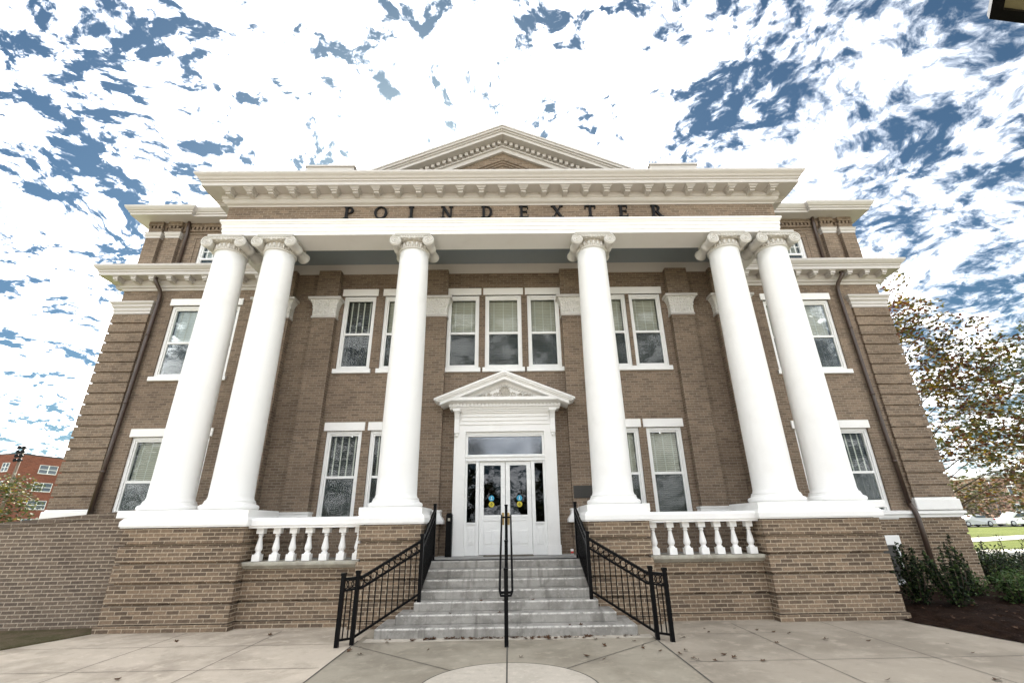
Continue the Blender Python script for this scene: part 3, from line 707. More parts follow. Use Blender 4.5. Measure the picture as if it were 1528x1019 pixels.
# ---- pilasters on the porch wall
for (xa, xb) in ((-6.93, -5.98), (-5.32, -4.70), (-2.2, -1.60), (1.62, 2.2), (4.70, 5.32), (5.98, 6.93)):
    q = MB(); q.box(xa, xb, PW-.2, PW+.02, Z(.34), Z(6.9)); q.box(xa-.03, xb+.03, PW-.23, PW+.02, 1.0, 1.33); q.box(xa+.0, xb-.0, PW-.2, PW+.02, 1.33, 1.36); q.box(xa-.03, xb+.03, PW-.23, PW+.02, 1.36, 1.68)
    pl = part(q, 'pilaster', 'brick')
    pa = [(xa, PW+.02), (xa, PW-.2), (xb, PW-.2), (xb, PW+.02)]
    q = MB(); q.sweep(pa, [(-.05, Z(5.40)), (.03, Z(5.40)), (.03, Z(5.45)), (.0, Z(5.46)), (-.05, Z(5.46))]); q.sweep(pa, [(-.05, Z(5.93)), (.14, Z(5.93)), (.14, Z(6.00)), (-.05, Z(6.05))])
    q.sweep(pa, [(-.05, Z(5.46)), (.012, Z(5.46)), (.015, Z(5.68)), (.03, Z(5.70)), (.03, Z(5.73)), (.02, Z(5.74)), (.06, Z(5.86)), (.10, Z(5.93)), (-.05, Z(5.93))], mi=1)
    nl = max(4, int((xb-xa)/.085))
    for k in range(nl):
        xx = xa+(xb-xa)*(k+.5)/nl; q.ball((xx, PW-.225, Z(5.80)), .033, 8, 1, (1, .8, 2.0)); q.ball((xx, PW-.213, Z(5.57)), .034, 8, 1, (1, .6, 1.7)); q.ball((xx+.04, PW-.208, Z(5.52)), .02, 6, 1, (1, .6, 1.5))
    q.build('capital', ['trim_paint', 'carved_plaster'], pl)
    q = MB(); q.sweep(pa, [(-.05, Z(.04)), (.14, Z(.04)), (.14, Z(.10)), (.12, Z(.14)), (.06, Z(.22)), (.05, Z(.30)), (.07, Z(.31)), (.07, Z(.345)), (-.05, Z(.35))]); q.build('pilaster_base', 'white_paint', pl)

# ---- entrance
DY = 11.62
q = MB()
for s_ in (-1, 1):
    a, b = sorted((s_*.985, s_*1.27)); q.box(a, b, DY-.05, PW+.1, 1.0, Z(2.19)); q.box(a-.015, b+.015, DY-.07, PW+.1, 1.0, 1.2)
    for k in (0, 1): xx = s_*(1.02+.19*k); q.box(min(xx, xx+s_*.02), max(xx, xx+s_*.02), DY-.062, DY-.05, 1.24, Z(2.19))
q.box(-1.27, 1.27, DY-.05, PW+.1, Z(2.19), Z(2.36)); q.box(-1.27, 1.27, DY-.075, PW+.1, Z(2.36), Z(2.40))
q.box(-1.15, 1.15, DY-.02, PW+.1, Z(2.40), Z(2.80)); q.box(-1.09, 1.09, DY-.055, DY, Z(2.46), Z(2.56)); q.box(-1.09, 1.09, DY-.085, DY, Z(2.56), Z(2.585)); q.box(-1.1, 1.1, DY-.07, DY, Z(2.66), Z(2.70)); q.box(-1.15, 1.15, DY-.11, DY, Z(2.70), Z(2.74))
# cornice over the door
UPD = [(-1.36, PW), (-1.36, DY-.12), (1.36, DY-.12), (1.36, PW)]
q.sweep(UPD, [(-.3, Z(2.74)), (.03, Z(2.74)), (.04, Z(2.79)), (.06, Z(2.80)), (.06, Z(2.86)), (.10, Z(2.88)), (.13, Z(2.90)), (.27, Z(2.92)), (.27, Z(3.0)), (-.3, Z(3.0))])
k = -1.40
while k < 1.37: q.box(k, k+.05, DY-.225, DY-.17, Z(2.79), Z(2.865)); k += .092
PA, PS, PHW = 3.66, .405, 1.72
def drake(y0, z0, z1, half):
    for s_ in (-1, 1):
        pts = [(0, Z(PA-z1)), (s_*half, Z(PA-PS*half-z1)), (s_*half, Z(PA-PS*half-z0)), (0, Z(PA-z0))]; q.prism(pts if s_ < 0 else pts[::-1], y0, PW)
drake(DY-.50, 0, .05, 1.76); drake(DY-.47, .05, .09, 1.72); drake(DY-.43, .09, .12, 1.68); drake(DY-.40, .12, .20, 1.62)
drake(DY-.16, .20, .27, 1.4)
x = .05
while x < 1.3:
    for s_ in (-1, 1): zt = PA-PS*x-.265; q.box(s_*x-.017, s_*x+.017, DY-.2, DY-.1, Z(zt-.045), Z(zt+.01))
    x += .064
q.prism([(-1.45, Z(3.0)), (1.45, Z(3.0)), (0, Z(3.42))], DY-.13, PW)
ds = part(q, 'door_surround', 'white_paint')
q = MB()                                        # carved cartouche and scrolls in the tympanum
yy = DY-.14
q.ball((0, yy, Z(3.17)), .095, 14, 0, (1, .45, 1.2)); q.ball((0, yy-.02, Z(3.17)), .055, 12, 0, (1, .8, 1.15))
for k in range(14): a = 2*pi*k/14; q.ball((.125*cos(a), yy, Z(3.17)+.135*sin(a)), .03, 8, 0, (1, .6, 1))
for s_ in (-1, 1):
    for (cx_, cz_, r_c, dr) in ((.24, 3.12, .065, 1), (.40, 3.09, .055, -1), (.55, 3.075, .045, 1), (.68, 3.06, .03, -1)):
        q.tube([(s_*(cx_+r_c*(1-k/26)*cos(k*.42*dr+2)), yy, Z(cz_+r_c*(1-k/26)*sin(k*.42*dr+2))) for k in range(24)], [.016*(1-k/40) for k in range(24)], 6)
    q.tube([(s_*(.13+.06*k), yy, Z(3.07+.012*sin(k*1.7))) for k in range(12)], .013, 6)
    for k in range(7): q.ball((s_*(.17+.085*k), yy, Z(3.14-.012*k+.02*(k % 2))), .022, 6, 0, (1.4, .6, .8))
q.build('carved_ornament', 'carved_shade_tone', ds)
for s_ in (-1, 1):                              # scrolled consoles
    q = MB(); a, b = sorted((s_*1.15, s_*1.27)); yb = DY-.05
    prof = [(yb, 2.13), (yb-.05, 2.15), (yb-.06, 2.22), (yb-.05, 2.35), (yb-.065, 2.5), (yb-.11, 2.6), (yb-.16, 2.66), (yb-.17, 2.74), (yb, 2.74)]
    v = [(a, y, Z(z)) for y, z in prof]+[(b, y, Z(z)) for y, z in prof]; nn = len(prof)
    q.add(v, [tuple(range(nn)), tuple(range(2*nn-1, nn-1, -1))]+[(i, i+nn, (i+1) % nn+nn, (i+1) % nn) for i in range(nn)])
    q.box(a-.03, b+.03, yb-.2, yb, Z(2.68), Z(2.742)); q.lathe([(.0, 0), (.03, .015), (.045, .05), (.05, .075), (.03, .085)], ((a+b)/2, yb-.03, Z(2.04)), 10)
    q.build('console', 'white_paint', ds)
q = MB()                                        # transom bar, jambs, sidelight panels
TZ0, TZ1 = Z(1.63), Z(2.08)
q.box(-.985, .985, DY+.03, PW+.1, Z(2.12), Z(2.19)); q.box(-.985, .985, DY+.0, PW+.1, Z(1.47), Z(1.56)); q.box(-.985, .985, DY-.03, PW+.1, Z(1.56), Z(1.60)); q.box(-.985, .985, DY+.03, PW+.1, Z(1.60), TZ0)
q.box(-.985, .985, DY+.05, PW+.1, TZ1, Z(2.12))
for s_ in (-1, 1):
    a, b = sorted((s_*.93, s_*.985)); q.box(a, b, DY+.03, PW+.1, 1.0, Z(1.47)); q.box(a, b, DY+.04, PW+.1, TZ0, TZ1)
    a, b = sorted((s_*.635, s_*.72)); q.box(a, b, DY+.03, PW+.1, 1.0, Z(1.47))
    a, b = sorted((s_*.72, s_*.93)); q.box(a, b, DY+.05, PW+.1, 1.0, Z(.02)); q.box(a, b, DY+.02, PW+.1, Z(.02), Z(.06)); q.box(a, b, DY+.05, PW+.1, Z(1.42), Z(1.47))
    q.box(a+.04, b-.04, DY+.035, DY+.05, Z(-.42), Z(-.06)); q.box(a+.06, b-.06, DY+.028, DY+.035, Z(-.38), Z(-.10))
q.build('door_frame', 'frame_paint', ds, bevel=.006)
MB().box(-.93, .93, DY+.10, DY+.106, TZ0, TZ1).build('transom_pane', 'transom_glass', ds)
for s_ in (-1, 1):
    a, b = sorted((s_*.72, s_*.93)); MB().box(a, b, DY+.10, DY+.106, Z(.06), Z(1.42)).build('sidelight_pane', 'door_glass', ds)
for s_ in (-1, 1):
    a, b = sorted((s_*.006, s_*.63)); q = MB(); y0, y1 = DY+.07, DY+.12
    st = .105; gz0, gz1 = Z(.22), Z(1.37)
    q.box(a, a+st, y0, y1, 1.01, Z(1.465)); q.box(b-st, b, y0, y1, 1.01, Z(1.465)); q.box(a+st, b-st, y0, y1, gz1, Z(1.465)); q.box(a+st, b-st, y0, y1, gz0-.13, gz0); q.box(a+st, b-st, y0, y1, 1.01, 1.2)
    q.box(a+st, b-st, y0+.012, y1, 1.2, gz0-.13)
    for k in (0, 1):
        pa_ = a+st+.02+k*((b-a-2*st)/2); q.box(pa_, pa_+(b-a-2*st)/2-.04, y0+.0, y0+.02, 1.24, Z(-.13))
    q.box(a+st, b-st, y0-.008, y0, gz0-.05, gz0-.03)
    d = part(q, 'door', 'frame_paint', bevel=.005)
    MB().box(a+st, b-st, y0+.02, y0+.026, gz0, gz1).build('pane', 'door_glass', d)
    xh = s_*.065
    h = MB(); h.box(xh-.03, xh+.03, y0-.012, y0, Z(.0), Z(.27)); h.tube([(xh, y0-.01, Z(.06)), (xh, y0-.06, Z(.07)), (xh, y0-.06, Z(.2)), (xh, y0-.01, Z(.21))], .012, 8); h.build('handle', 'brass', d)
    xm = (a+b)/2+s_*.02
    for zc_, mm, in ((.60, 'sticker_blue'), (.46, 'sticker_yellow')):
        sk = MB(); sk.lathe([(.066, 0), (.066, .003)], (xm, y0+.014, Z(zc_)), 24, 'y')
        sk.lathe([(.012, 0), (.012, .002)], (xm, y0+.0115, Z(zc_+.025)), 10, 'y', mi=1); sk.box(xm-.02, xm+.02, y0+.0115, y0+.0135, Z(zc_-.03), Z(zc_-.018), 1)
        if 'blue' in mm: sk.box(xm-.006, xm+.006, y0+.0115, y0+.0135, Z(zc_-.018), Z(zc_+.012), 1)
        else: sk.box(xm-.035, xm+.035, y0+.0115, y0+.0135, Z(zc_-.006), Z(zc_+.004), 1)
        sk.build('sticker', [mm, 'sticker_white' if 'blue' in mm else 'black_letter'], d)

# ---- raised letters on the frieze
def strokes(ch):
    T, t_ = .19, .095; P = []; sv = lambda x, z, wd=.15: P.append([(x-wd, z-.03), (x+wd, z-.03), (x+wd, z+.03), (x-wd, z+.03)])
    def bar(x0, z0, x1, z1, wd): P.append([(x0-wd/2, z0), (x0+wd/2, z0), (x1+wd/2, z1), (x1-wd/2, z1)])
    def box(x0, x1, z0, z1): P.append([(x0, z0), (x1, z0), (x1, z1), (x0, z1)])
    def arc(cx_, cz_, ro, zo, ri, zi, a0, a1, sh=0):
        n_ = 22
        for k in range(n_):
            a, b = a0+(a1-a0)*k/n_, a0+(a1-a0)*(k+1)/n_
            P.append([(cx_+ri*cos(a), cz_+zi*sin(a)), (cx_+ro*cos(a), cz_+zo*sin(a)), (cx_+ro*cos(b), cz_+zo*sin(b)), (cx_+ri*cos(b), cz_+zi*sin(b))])
    if ch in 'PDREI' : bar(-.2 if ch != 'I' else 0, 0, -.2 if ch != 'I' else 0, 1, T)
    if ch == 'I': sv(0, .03, .19); sv(0, .97, .19)
    if ch == 'P': sv(-.2, .03, .19); box(-.38, -.05, .94, 1.0); box(-.2, 0, .44, .5); box(-.2, 0, .94, 1); arc(-.03, .72, .33, .28, .16, .22, -pi/2, pi/2)
    if ch == 'R': sv(-.2, .03, .19); box(-.38, -.05, .94, 1.0); box(-.2, 0, .44, .5); arc(-.03, .72, .31, .28, .14, .22, -pi/2, pi/2); bar(.33, 0, .0, .48, .19); box(.24, .52, 0, .06)
    if ch == 'D': box(-.38, 0, 0, .06); box(-.38, 0, .94, 1); arc(-.03, .5, .46, .5, .28, .44, -pi/2, pi/2)
    if ch == 'O': arc(0, .5, .48, .52, .31, .46, 0, 2*pi)
    if ch == 'E': box(-.38, .3, 0, .065); box(-.38, .28, .935, 1); box(-.2, .2, .47, .535); box(.25, .31, 0, .26); box(.22, .28, .76, 1); box(.15, .21, .39, .61)
    if ch == 'T': bar(0, 0, 0, 1, T); sv(0, .03, .19); box(-.4, .4, .935, 1); box(-.4, -.33, .74, 1); box(.33, .4, .74, 1)
    if ch == 'N': bar(-.28, 0, -.28, 1, t_); bar(.3, 0, .3, 1, t_); bar(.27, 0, -.27, 1, .19); sv(-.29, .03, .15); sv(.3, .97, .15); box(-.45, -.2, .94, 1)
    if ch == 'X': bar(.28, 0, -.28, 1, .19); bar(-.28, 0, .28, 1, t_); sv(-.29, .03, .14); sv(.3, .03, .17); sv(-.29, .97, .17); sv(.29, .97, .14)
    return P
for ch, x in zip('POINDEXTER', (-3.87, -3.08, -2.31, -1.41, -.41, .545, 1.385, 2.225, 3.075, 3.905)):
    q = MB(); hgt = .345
    for i, pl_ in enumerate(strokes(ch)):
        ins = .0015*(i % 5)
        q.prism([(x+px*hgt, Z(7.185)+pz*hgt) for px, pz in pl_], FY-.045+ins, FY+.005)
    part(q, 'letter', 'black_letter')

# ---- steps
q = MB(); TR = .283; RI = 1.0/7
for i in range(7):
    ex = (.53, .27, .03, 0, 0, 0, 0)[i]; hw_ = 1.55+ex
    y0 = FR+TR*i; 
    q.box(-hw_, hw_+.03, y0, y0+TR+.03 if i > 2 else 9.31 if i < 2 else y0+TR+.03, RI*i-(.1 if i == 0 else 0.003*(i > 0)), RI*(i+1))
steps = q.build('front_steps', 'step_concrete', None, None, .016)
tag(steps, 'flight of seven weathered grey concrete steps rising to the portico', 'steps')

# ================================================================ railings
def side_rail(s_, label):
    x1, x2, x3, x4 = s_*2.50, s_*2.32, s_*1.50, s_*1.50; y1, y2, y3, y4 = 7.98, 8.13, 9.06, 10.45
    z3 = 3*RI; rail = thing('stair_railing', label, 'railing', (x2, y2, 0), 'black iron railings of the steps')
    P1, P2, P3, P4 = Vector((x1, y1, 0)), Vector((x2, y2, 0)), Vector((x3, y3, z3)), Vector((x4, y4, 1.0))
    for P_, h in ((P1, .98), (P2, 1.0), (P3, 1.08), (P4, 1.08)):
        p = MB(); p.box(P_.x-.03, P_.x+.03, P_.y-.03, P_.y+.03, P_.z, P_.z+h); p.box(P_.x-.037, P_.x+.037, P_.y-.037, P_.y+.037, P_.z+h-.03, P_.z+h+.012); p.build('post', 'black_metal', rail)
    def panel(A, B, ta, tb, ba, bb, rings, pick, knee=0):
        p = MB(); d = (B-A)
        top = lambda u: A+d*u+Vector((0, 0, 0)) 
        def pt(u, h0, h1):
            v = A+(B-A)*u; z0, z1 = A.z+h0, B.z+h1
            uu = 0 if u < knee else (u-knee)/(1-knee)
            return Vector((v.x, v.y, z0+(z1-z0)*uu))
        gap = .155
        for h, wd in ((0, .04), (-gap, .03)):
            segs = [0, knee, 1] if knee else [0, 1]
            for a, b in zip(segs, segs[1:]): p.bar(pt(a, ta+h, tb+h), pt(b, ta+h, tb+h), wd)
        pb = lambda u: A+(B-A)*u+Vector((0, 0, (ba+(bb-ba)*u)-0)) if False else Vector(((A+(B-A)*u).x, (A+(B-A)*u).y, A.z+ba+(B.z+bb-A.z-ba)*u))
        p.bar(pb(0), pb(1), .03)
        L = Vector((d.x, d.y, 0)).length
        for k in range(1, pick):
            u = k/pick; p.bar(pb(u), pt(u, ta-gap, tb-gap), .016)
        hd = Vector((d.x, d.y, 0)).normalized()
        for k in range(rings):
            u = (k+.5)/rings; c = pt(u, ta-gap/2, tb-gap/2); r = .055
            p.tube([c+hd*(r*cos(2*pi*i/14))+Vector((0, 0, r*sin(2*pi*i/14))) for i in range(15)], .009, 5, caps=False)
        p.build('rail_panel', 'black_metal', rail)
    panel(P1, P2, .90, .91, .09, .09, 3, 3)
    panel(P2, P3, .91, .98, .09, .13, 11, 11, .06)
    panel(P3, P4, .98, .98, .13, .10, 12, 13)
side_rail(-1, 'black iron railing with rings climbing the left side of the steps')
side_rail(1, 'black iron railing with rings climbing the right side of the steps')
hr = thing('center_handrail', 'black double handrail on posts up the middle of the steps', 'handrail', (.02, 7.85, 0))
for (y, z, h) in ((7.85, 0, 1.02), (9.16, 3*RI, .95), (10.35, 1.0, 1.04)):
    p = MB(); p.box(-.01, .05, y-.03, y+.03, z, z+h); p.box(-.016, .056, y-.036, y+.036, z+h-.02, z+h+.012); p.build('post', 'black_metal', hr)
for s_ in (-1, 1):
    p = MB(); xx = .02+s_*.095
    p.tube([(.02, 7.86, .70), (xx*.7+.006, 7.84, .70), (xx, 7.86, .72), (xx, 7.9, .80), (xx, 10.3, 1.82), (xx, 10.42, 1.84), (xx, 10.46, 1.80), (.02, 10.46, 1.80)], .019, 8); p.tube([(xx, 8.02, .85), (xx, 7.86, .78), (xx, 7.82, .72), (xx*.8, 7.83, .66), (.02, 7.83, .66)], .018, 8)
    p.build('handrail', 'black_metal', hr)

# ================================================================ small things on the porch
q = MB(); q.box(1.66, 2.12, DY-.045, DY-.02, Z(.585), Z(.845)); q.box(1.645, 2.135, DY-.035, DY-.02, Z(.57), Z(.86))
for k in range(6): q.box(1.71, 2.07-.05*(k % 2), DY-.048, DY-.044, Z(.64+.03*k), Z(.645+.03*k))
tag(q.build('wall_plaque', 'bronze', None, None, .004), 'dark bronze plaque fixed to the brick pilaster right of the door', 'plaque')
bo = thing('card_reader_post', 'slim black card reader post standing left of the white doorway', 'post', (-1.29, 11.3, 1.0))
q = MB(); q.box(-1.36, -1.22, 11.24, 11.38, 1.0, 1.88); q.add([(-1.36, 11.24, 1.88), (-1.22, 11.24, 1.88), (-1.22, 11.38, 1.88), (-1.36, 11.38, 1.88), (-1.34, 11.27, 1.92), (-1.24, 11.27, 1.92), (-1.24, 11.36, 1.92), (-1.34, 11.36, 1.92)], [(0,1,5,4), (1,2,6,5), (2,3,7,6), (3,0,4,7), (4,5,6,7)]); q.build('body', 'black_metal', bo)
q = MB(); q.box(-1.335, -1.245, 11.225, 11.24, 1.72, 1.84); q.box(-1.315, -1.265, 11.22, 11.226, 1.75, 1.81, 1); q.build('card_reader', ['black_metal', 'reader_face'], bo)
tag(MB().box(-.5, .62, 11.2, 11.58, 1.0, 1.015).build('door_mat', 'door_mat'), 'flat brown doormat in front of the double door', 'doormat')
cu = thing('paper_cup', 'small pale cup left on the porch floor below the bronze plaque', 'cup', (1.50, 11.35, 1.0))
q = MB(); q.lathe([(.028, 0), (.036, .11)], (1.50, 11.35, 1.0), 14); q.lathe([(.0305, .03), (.0345, .08)], (1.50, 11.35, 1.0), 14, mi=1); q.build('cup_body', ['sticker_white', 'paper_red'], cu)
q = MB(); q.lathe([(.038, .11), (.038, .118), (.03, .125)], (1.50, 11.35, 1.0), 14); q.build('lid', 'sticker_white', cu)

# ================================================================ ramp wall at the left
rw = thing('ramp_wall', 'plain brown brick ramp wall with rowlock coping left of the portico', 'wall', (-10, 9.6, 0))
q = MB(); A, B = (-16, 9.0), (-7.16, 9.72); za, zb = 1.28, 2.035
def rwq(mb, off, d0, zlo, zhi, mi=0):
    dx, dy = B[0]-A[0], B[1]-A[1]; L = sqrt(dx*dx+dy*dy); nx, ny = dy/L, -dx/L
    pts = []
    for (x, y), zt in ((A, za), (B, zb)):
        pts.append(((x+nx*off, y+ny*off), (x-nx*d0, y-ny*d0), zt))
    (a0, a1, az), (b0, b1, bz) = pts
    v = [(*a0, zlo if zlo == 0 else az+zlo), (*b0, zlo if zlo == 0 else bz+zlo), (*b1, zlo if zlo == 0 else bz+zlo), (*a1, zlo if zlo == 0 else az+zlo), (*a0, az+zhi), (*b0, bz+zhi), (*b1, bz+zhi), (*a1, az+zhi)]
    mb.add(v, [(0,3,2,1),(4,5,6,7),(0,1,5,4),(1,2,6,5),(2,3,7,6),(3,0,4,7)], False, mi)
rwq(q, 0, .3, 0, -.10); q.build('wall', 'ramp_brick', rw)
q = MB(); rwq(q, .02, .32, -.10, 0); q.build('coping', 'rowlock_brick', rw)

# ================================================================ plants
def leaf_cloud(mb, n, fn, size, flat=.3, mi=0):
    for i in range(n):
        c, d = fn()
        s = size*random.uniform(.6, 1.25)
        a = Vector((random.gauss(0, 1), random.gauss(0, 1), random.gauss(0, 1)*flat)).normalized()
        b = a.cross(Vector((random.gauss(0, .6), random.gauss(0, .6), 1))).normalized()
        c = Vector(c)
        mb.face([c-a*s*.5, c-b*s*.32+a*s*.05, c+a*s*.5, c+b*s*.32+a*s*.05], False, mi)
def crown_fn(blobs):
    ws = [b[3]**2 for b in blobs]
    def f():
        b = random.choices(blobs, ws)[0]
        while True:
            p = Vector((random.uniform(-1, 1), random.uniform(-1, 1), random.uniform(-1, 1)))
            if .2 < p.length < 1: break
        p = p.normalized()*(p.length**.6)
        return (b[0]+p.x*b[3], b[1]+p.y*b[3], b[2]+p.z*b[3]*.62), p
    return f
def tree(name, label, loc, h, cr, zlo, lm, nleaf, ls, trunk_r=.22, nb=26, group=None, seed=1, cat='tree', blob=.30):
    random.seed(seed)
    t_ = thing(name, label, cat, (*loc, terr(loc[1])), group)
    zg = terr(loc[1]); tr = MB()
    top = Vector((loc[0]+.3, loc[1], zg+h*.86)); base = Vector((loc[0], loc[1], zg))
    tr.tube([base, base+Vector((.05, .05, h*.2)), base+Vector((.15, 0, h*.5)), top], [trunk_r*1.25, trunk_r, trunk_r*.6, .03], 9)
    blobs = []
    for k in range(nb):
        u = (k+.5)/nb; a = k*2.4+random.uniform(-.4, .4); zz = zlo+(h-zlo)*u
        rad = cr*sqrt(max(.02, 1-((u-.32)/.70)**2)) if u > .32 else cr*(.72+.28*u/.32)
        rr = rad*random.uniform(.45, .9)
        tip = Vector((loc[0]+rr*cos(a), loc[1]+rr*sin(a), zg+zz))
        st = base+(top-base)*max(.16, min(.9, (zz-.28*rr)/h/.86*.9))
        mid = st.lerp(tip, .5)+Vector((0, 0, .1*rr))
        tr.tube([st, mid, tip], [trunk_r*.32*(1-.6*u), trunk_r*.16, .015], 5)
        blobs.append((*tip, cr*blob*random.uniform(.7, 1.25)))
        for q_ in range(3):
            t2 = tip+Vector((random.gauss(0, 1), random.gauss(0, 1), random.gauss(0, .6)))*cr*.24
            tr.tube([mid, t2], [trunk_r*.1, .01], 4); blobs.append((*t2, cr*blob*.6*random.uniform(.6, 1.2)))
    tr.build('trunk', 'bark', t_)
    cm = MB(); leaf_cloud(cm, nleaf, crown_fn(blobs), ls); cm.build('crown', lm, t_)
    return t_
tree('maple_tree', 'tall autumn maple with thin russet leaves beside the right end of the hall', (19.9, 22.0), 11.6, 5.3, 2.4, 'maple_leaf', 18000, .21, .13, 40, seed=5, blob=.23)
tree('oak_tree', 'broad olive green tree beyond the autumn maple at the right edge', (43, 34), 14.5, 8, 1.8, 'oak_leaf', 19000, .36, .24, 34, seed=8)
tree('leafy_tree', 'bushy yellow green tree in front of the red brick block', (-47, 44), 6.0, 4.2, 1.2, 'yellow_leaf', 3500, .34, .16, 18, seed=3)
# trees on the far side of the walk: the glass of the doors and windows mirrors them
tree('campus_tree', 'tall dark tree behind the viewer, mirrored left in the door glass', (-6.3, -16), 8.5, 5.0, .9, 'oak_leaf', 14000, .5, .3, 22, seed=11)
tree('campus_tree', 'tall dark tree behind the viewer, mirrored right in the door glass', (6.6, -16), 9, 5.2, .9, 'oak_leaf', 14000, .5, .3, 22, seed=12)

def shrub(name, label, loc, h, r, lm, n_, ls, group, upright=False, seed=1):
    random.seed(seed)
    z = bedz(loc[0], loc[1]) if loc[0] < 16 and loc[1] < 14.0 else terr(loc[1])
    t_ = thing(name, label, 'shrub', (*loc, z), group)
    st = MB(); cm = MB(); tips = []
    ns = 22
    for k in range(ns):
        a = 2*pi*k/ns+random.uniform(-.3, .3); rr = r*sqrt(random.uniform(.05, 1)); hh = h*random.uniform(.62, 1.05)*(1-.35*(rr/r)**2)
        b = Vector((loc[0]+.15*rr*cos(a), loc[1]+.15*rr*sin(a), z)); tp = Vector((loc[0]+rr*cos(a), loc[1]+rr*sin(a), z+hh))
        md = b.lerp(tp, .5)+Vector((rr*.25*cos(a), rr*.25*sin(a), 0))
        st.tube([b, md, tp], [.012, .008, .003], 4); tips.append((b, md, tp))
    st.build('stems', 'bark', t_)
    def f():
        b, md, tp = random.choice(tips); u = random.uniform(.12, 1.0)
        p = (b*(1-u)+md*u)*(1-u)+(md*(1-u)+tp*u)*u
        sp = r*(.16 if upright else .24)*(1.15-u*(.9 if upright else .5))
        return p+Vector((random.gauss(0, sp), random.gauss(0, sp), random.gauss(0, sp))), None
    leaf_cloud(cm, n_, f, ls, .8); cm.build('foliage', lm, t_)
GRP = 'shrubs in the mulch bed'
shrub('holly_shrub', 'tall dark upright holly hard against the portico plinth', (7.95, 9.95), 1.12, .33, 'holly_leaf', 2600, .062, GRP, True, 21)
shrub('holly_shrub', 'tall dark upright holly in front of the corner downspout', (8.42, 9.6), 1.22, .36, 'holly_leaf', 2800, .062, GRP, True, 22)
shrub('round_shrub', 'dark round shrub at the corner of the hall', (12.15, 12.95), .92, .50, 'holly_leaf', 2200, .07, GRP, False, 23)
shrub('round_shrub', 'dark round shrub at the right edge of the photo', (13.05, 13.1), .80, .58, 'holly_leaf', 2300, .07, GRP, False, 24)
shrub('azalea_shrub', 'low bright green azalea below the dark round shrubs', (9.95, 10.0), .50, .42, 'azalea_leaf', 1700, .065, GRP, False, 25)
shrub('azalea_shrub', 'low green azalea tucked behind the upright hollies', (9.75, 10.9), .46, .42, 'azalea_leaf', 1400, .065, GRP, False, 26)
shrub('azalea_shrub', 'low green azalea cut by the right edge of the photo', (11.3, 11.2), .48, .45, 'azalea_leaf', 1400, .065, GRP, False, 27)
shrub('yellow_shrub', 'yellow green shrub behind the round ones at the right edge', (14.6, 14.6), .8, .6, 'yellow_leaf', 1500, .075, GRP, False, 28)
shrub('bare_shrub', 'large grey brown twiggy shrub mass behind the parked cars', (66.5, 72), 6.4, 6.0, 'twig_leaf', 6000, .42, None, False, 29)
for i, (x, y, h) in enumerate(((14.3, 15.0, 1.15), (16.2, 16.3, 1.1), (17.2, 16.5, 1.0), (15.6, 16.5, .7))):
    random.seed(40+i); t_ = thing('young_sapling', ('thin young plant next to the corner of the hall', 'tallest thin young plant on the lawn edge', 'thin young plant third from the hall', 'shortest thin young plant on the lawn edge')[i], 'plant', (x, y, terr(y)), 'thin young plants by the lawn')
    MB().tube([(x, y, terr(y)), (x+.03, y, terr(y)+h)], [.018, .008], 6).build('stem', 'bark', t_)
    c = MB(); leaf_cloud(c, 60, lambda: ((x+random.gauss(0, .05), y+random.gauss(0, .05), terr(y)+h*random.uniform(.35, 1)), None), .07, .8); c.build('leaves', 'holly_leaf', t_)
tag(MB().box(17.2, 21.5, 18.3, 18.75, terr(18), terr(18)+.42).build('low_wall', 'stone_pale', None, None, .03), 'low pale concrete bench wall on the lawn by the shrubs', 'bench wall')

# ================================================================ fallen leaves
random.seed(77)
lf = MB(); lf.add([(0,-.03,0), (.014,-.012,.003), (.034,-.006,.012), (.018,.008,.004), (.022,.03,.010), (.002,.02,.003), (-.012,.036,.012), (-.014,.012,.004), (-.034,.006,.010), (-.016,-.010,.003)], [tuple(range(10))])
LL = 'small dry brown leaf fallen on the concrete in front of the hall'; proto = None
spots = []
for k in range(95):
    spots.append((random.choice((random.gauss(-.75, .4), random.gauss(.25, .35), random.gauss(1.15, .35), random.uniform(-1.9, 2.1))), FR-abs(random.gauss(.03, .06))-.03))
for k in range(62):
    x, y = random.uniform(-6, 6.6), random.uniform(5.2, 9.1)
    if k % 3: x = random.uniform(1.2, 6.6)
    if (abs(x) > 4.8 and y > 9) or (abs(x) < 2.2 and y > 8.3): continue
    spots.append((x, y))
for k in range(8): spots.append((random.uniform(-1.4, 1.5), FR+.05+random.choice((0, 1, 2))*TR))
for (x, y) in spots:
    z = .012
    if FR < y: z = 1.0/7*(int((y-FR)/TR)+1)+.006 if abs(x) < 1.6 else .012
    if proto is None: proto = o = tag(lf.build('fallen_leaf', 'dry_leaf', None, (x, y, z)), LL, 'leaf', 'dry leaves on the paving')
    else: o = dup(proto, (x, y, z))
    s = random.uniform(.8, 1.7); o.scale = (s, s*random.uniform(.6, 1.1), s); o.rotation_euler = (random.uniform(-.25, .25), random.uniform(-.25, .25), random.uniform(0, 6.3))

random.seed(91); p2 = None
for k in range(130):
    x, y = random.uniform(7.4, 10.8), random.uniform(7.2, 9.8)
    if x < bedx(6.95, y)+.15: continue
    z = bedz(x, y)+.024
    o = dup(proto, (x, y, z)); o.name = 'mulch_leaf'; o['label'] = 'dry leaf lying on the dark mulch of the planting bed'; o['group'] = 'dry leaves on the mulch bed'
    s = random.uniform(.5, 1.2); o.scale = (s, s, s); o.rotation_euler = (random.uniform(-.4, .4), random.uniform(-.4, .4), random.uniform(0, 6.3))

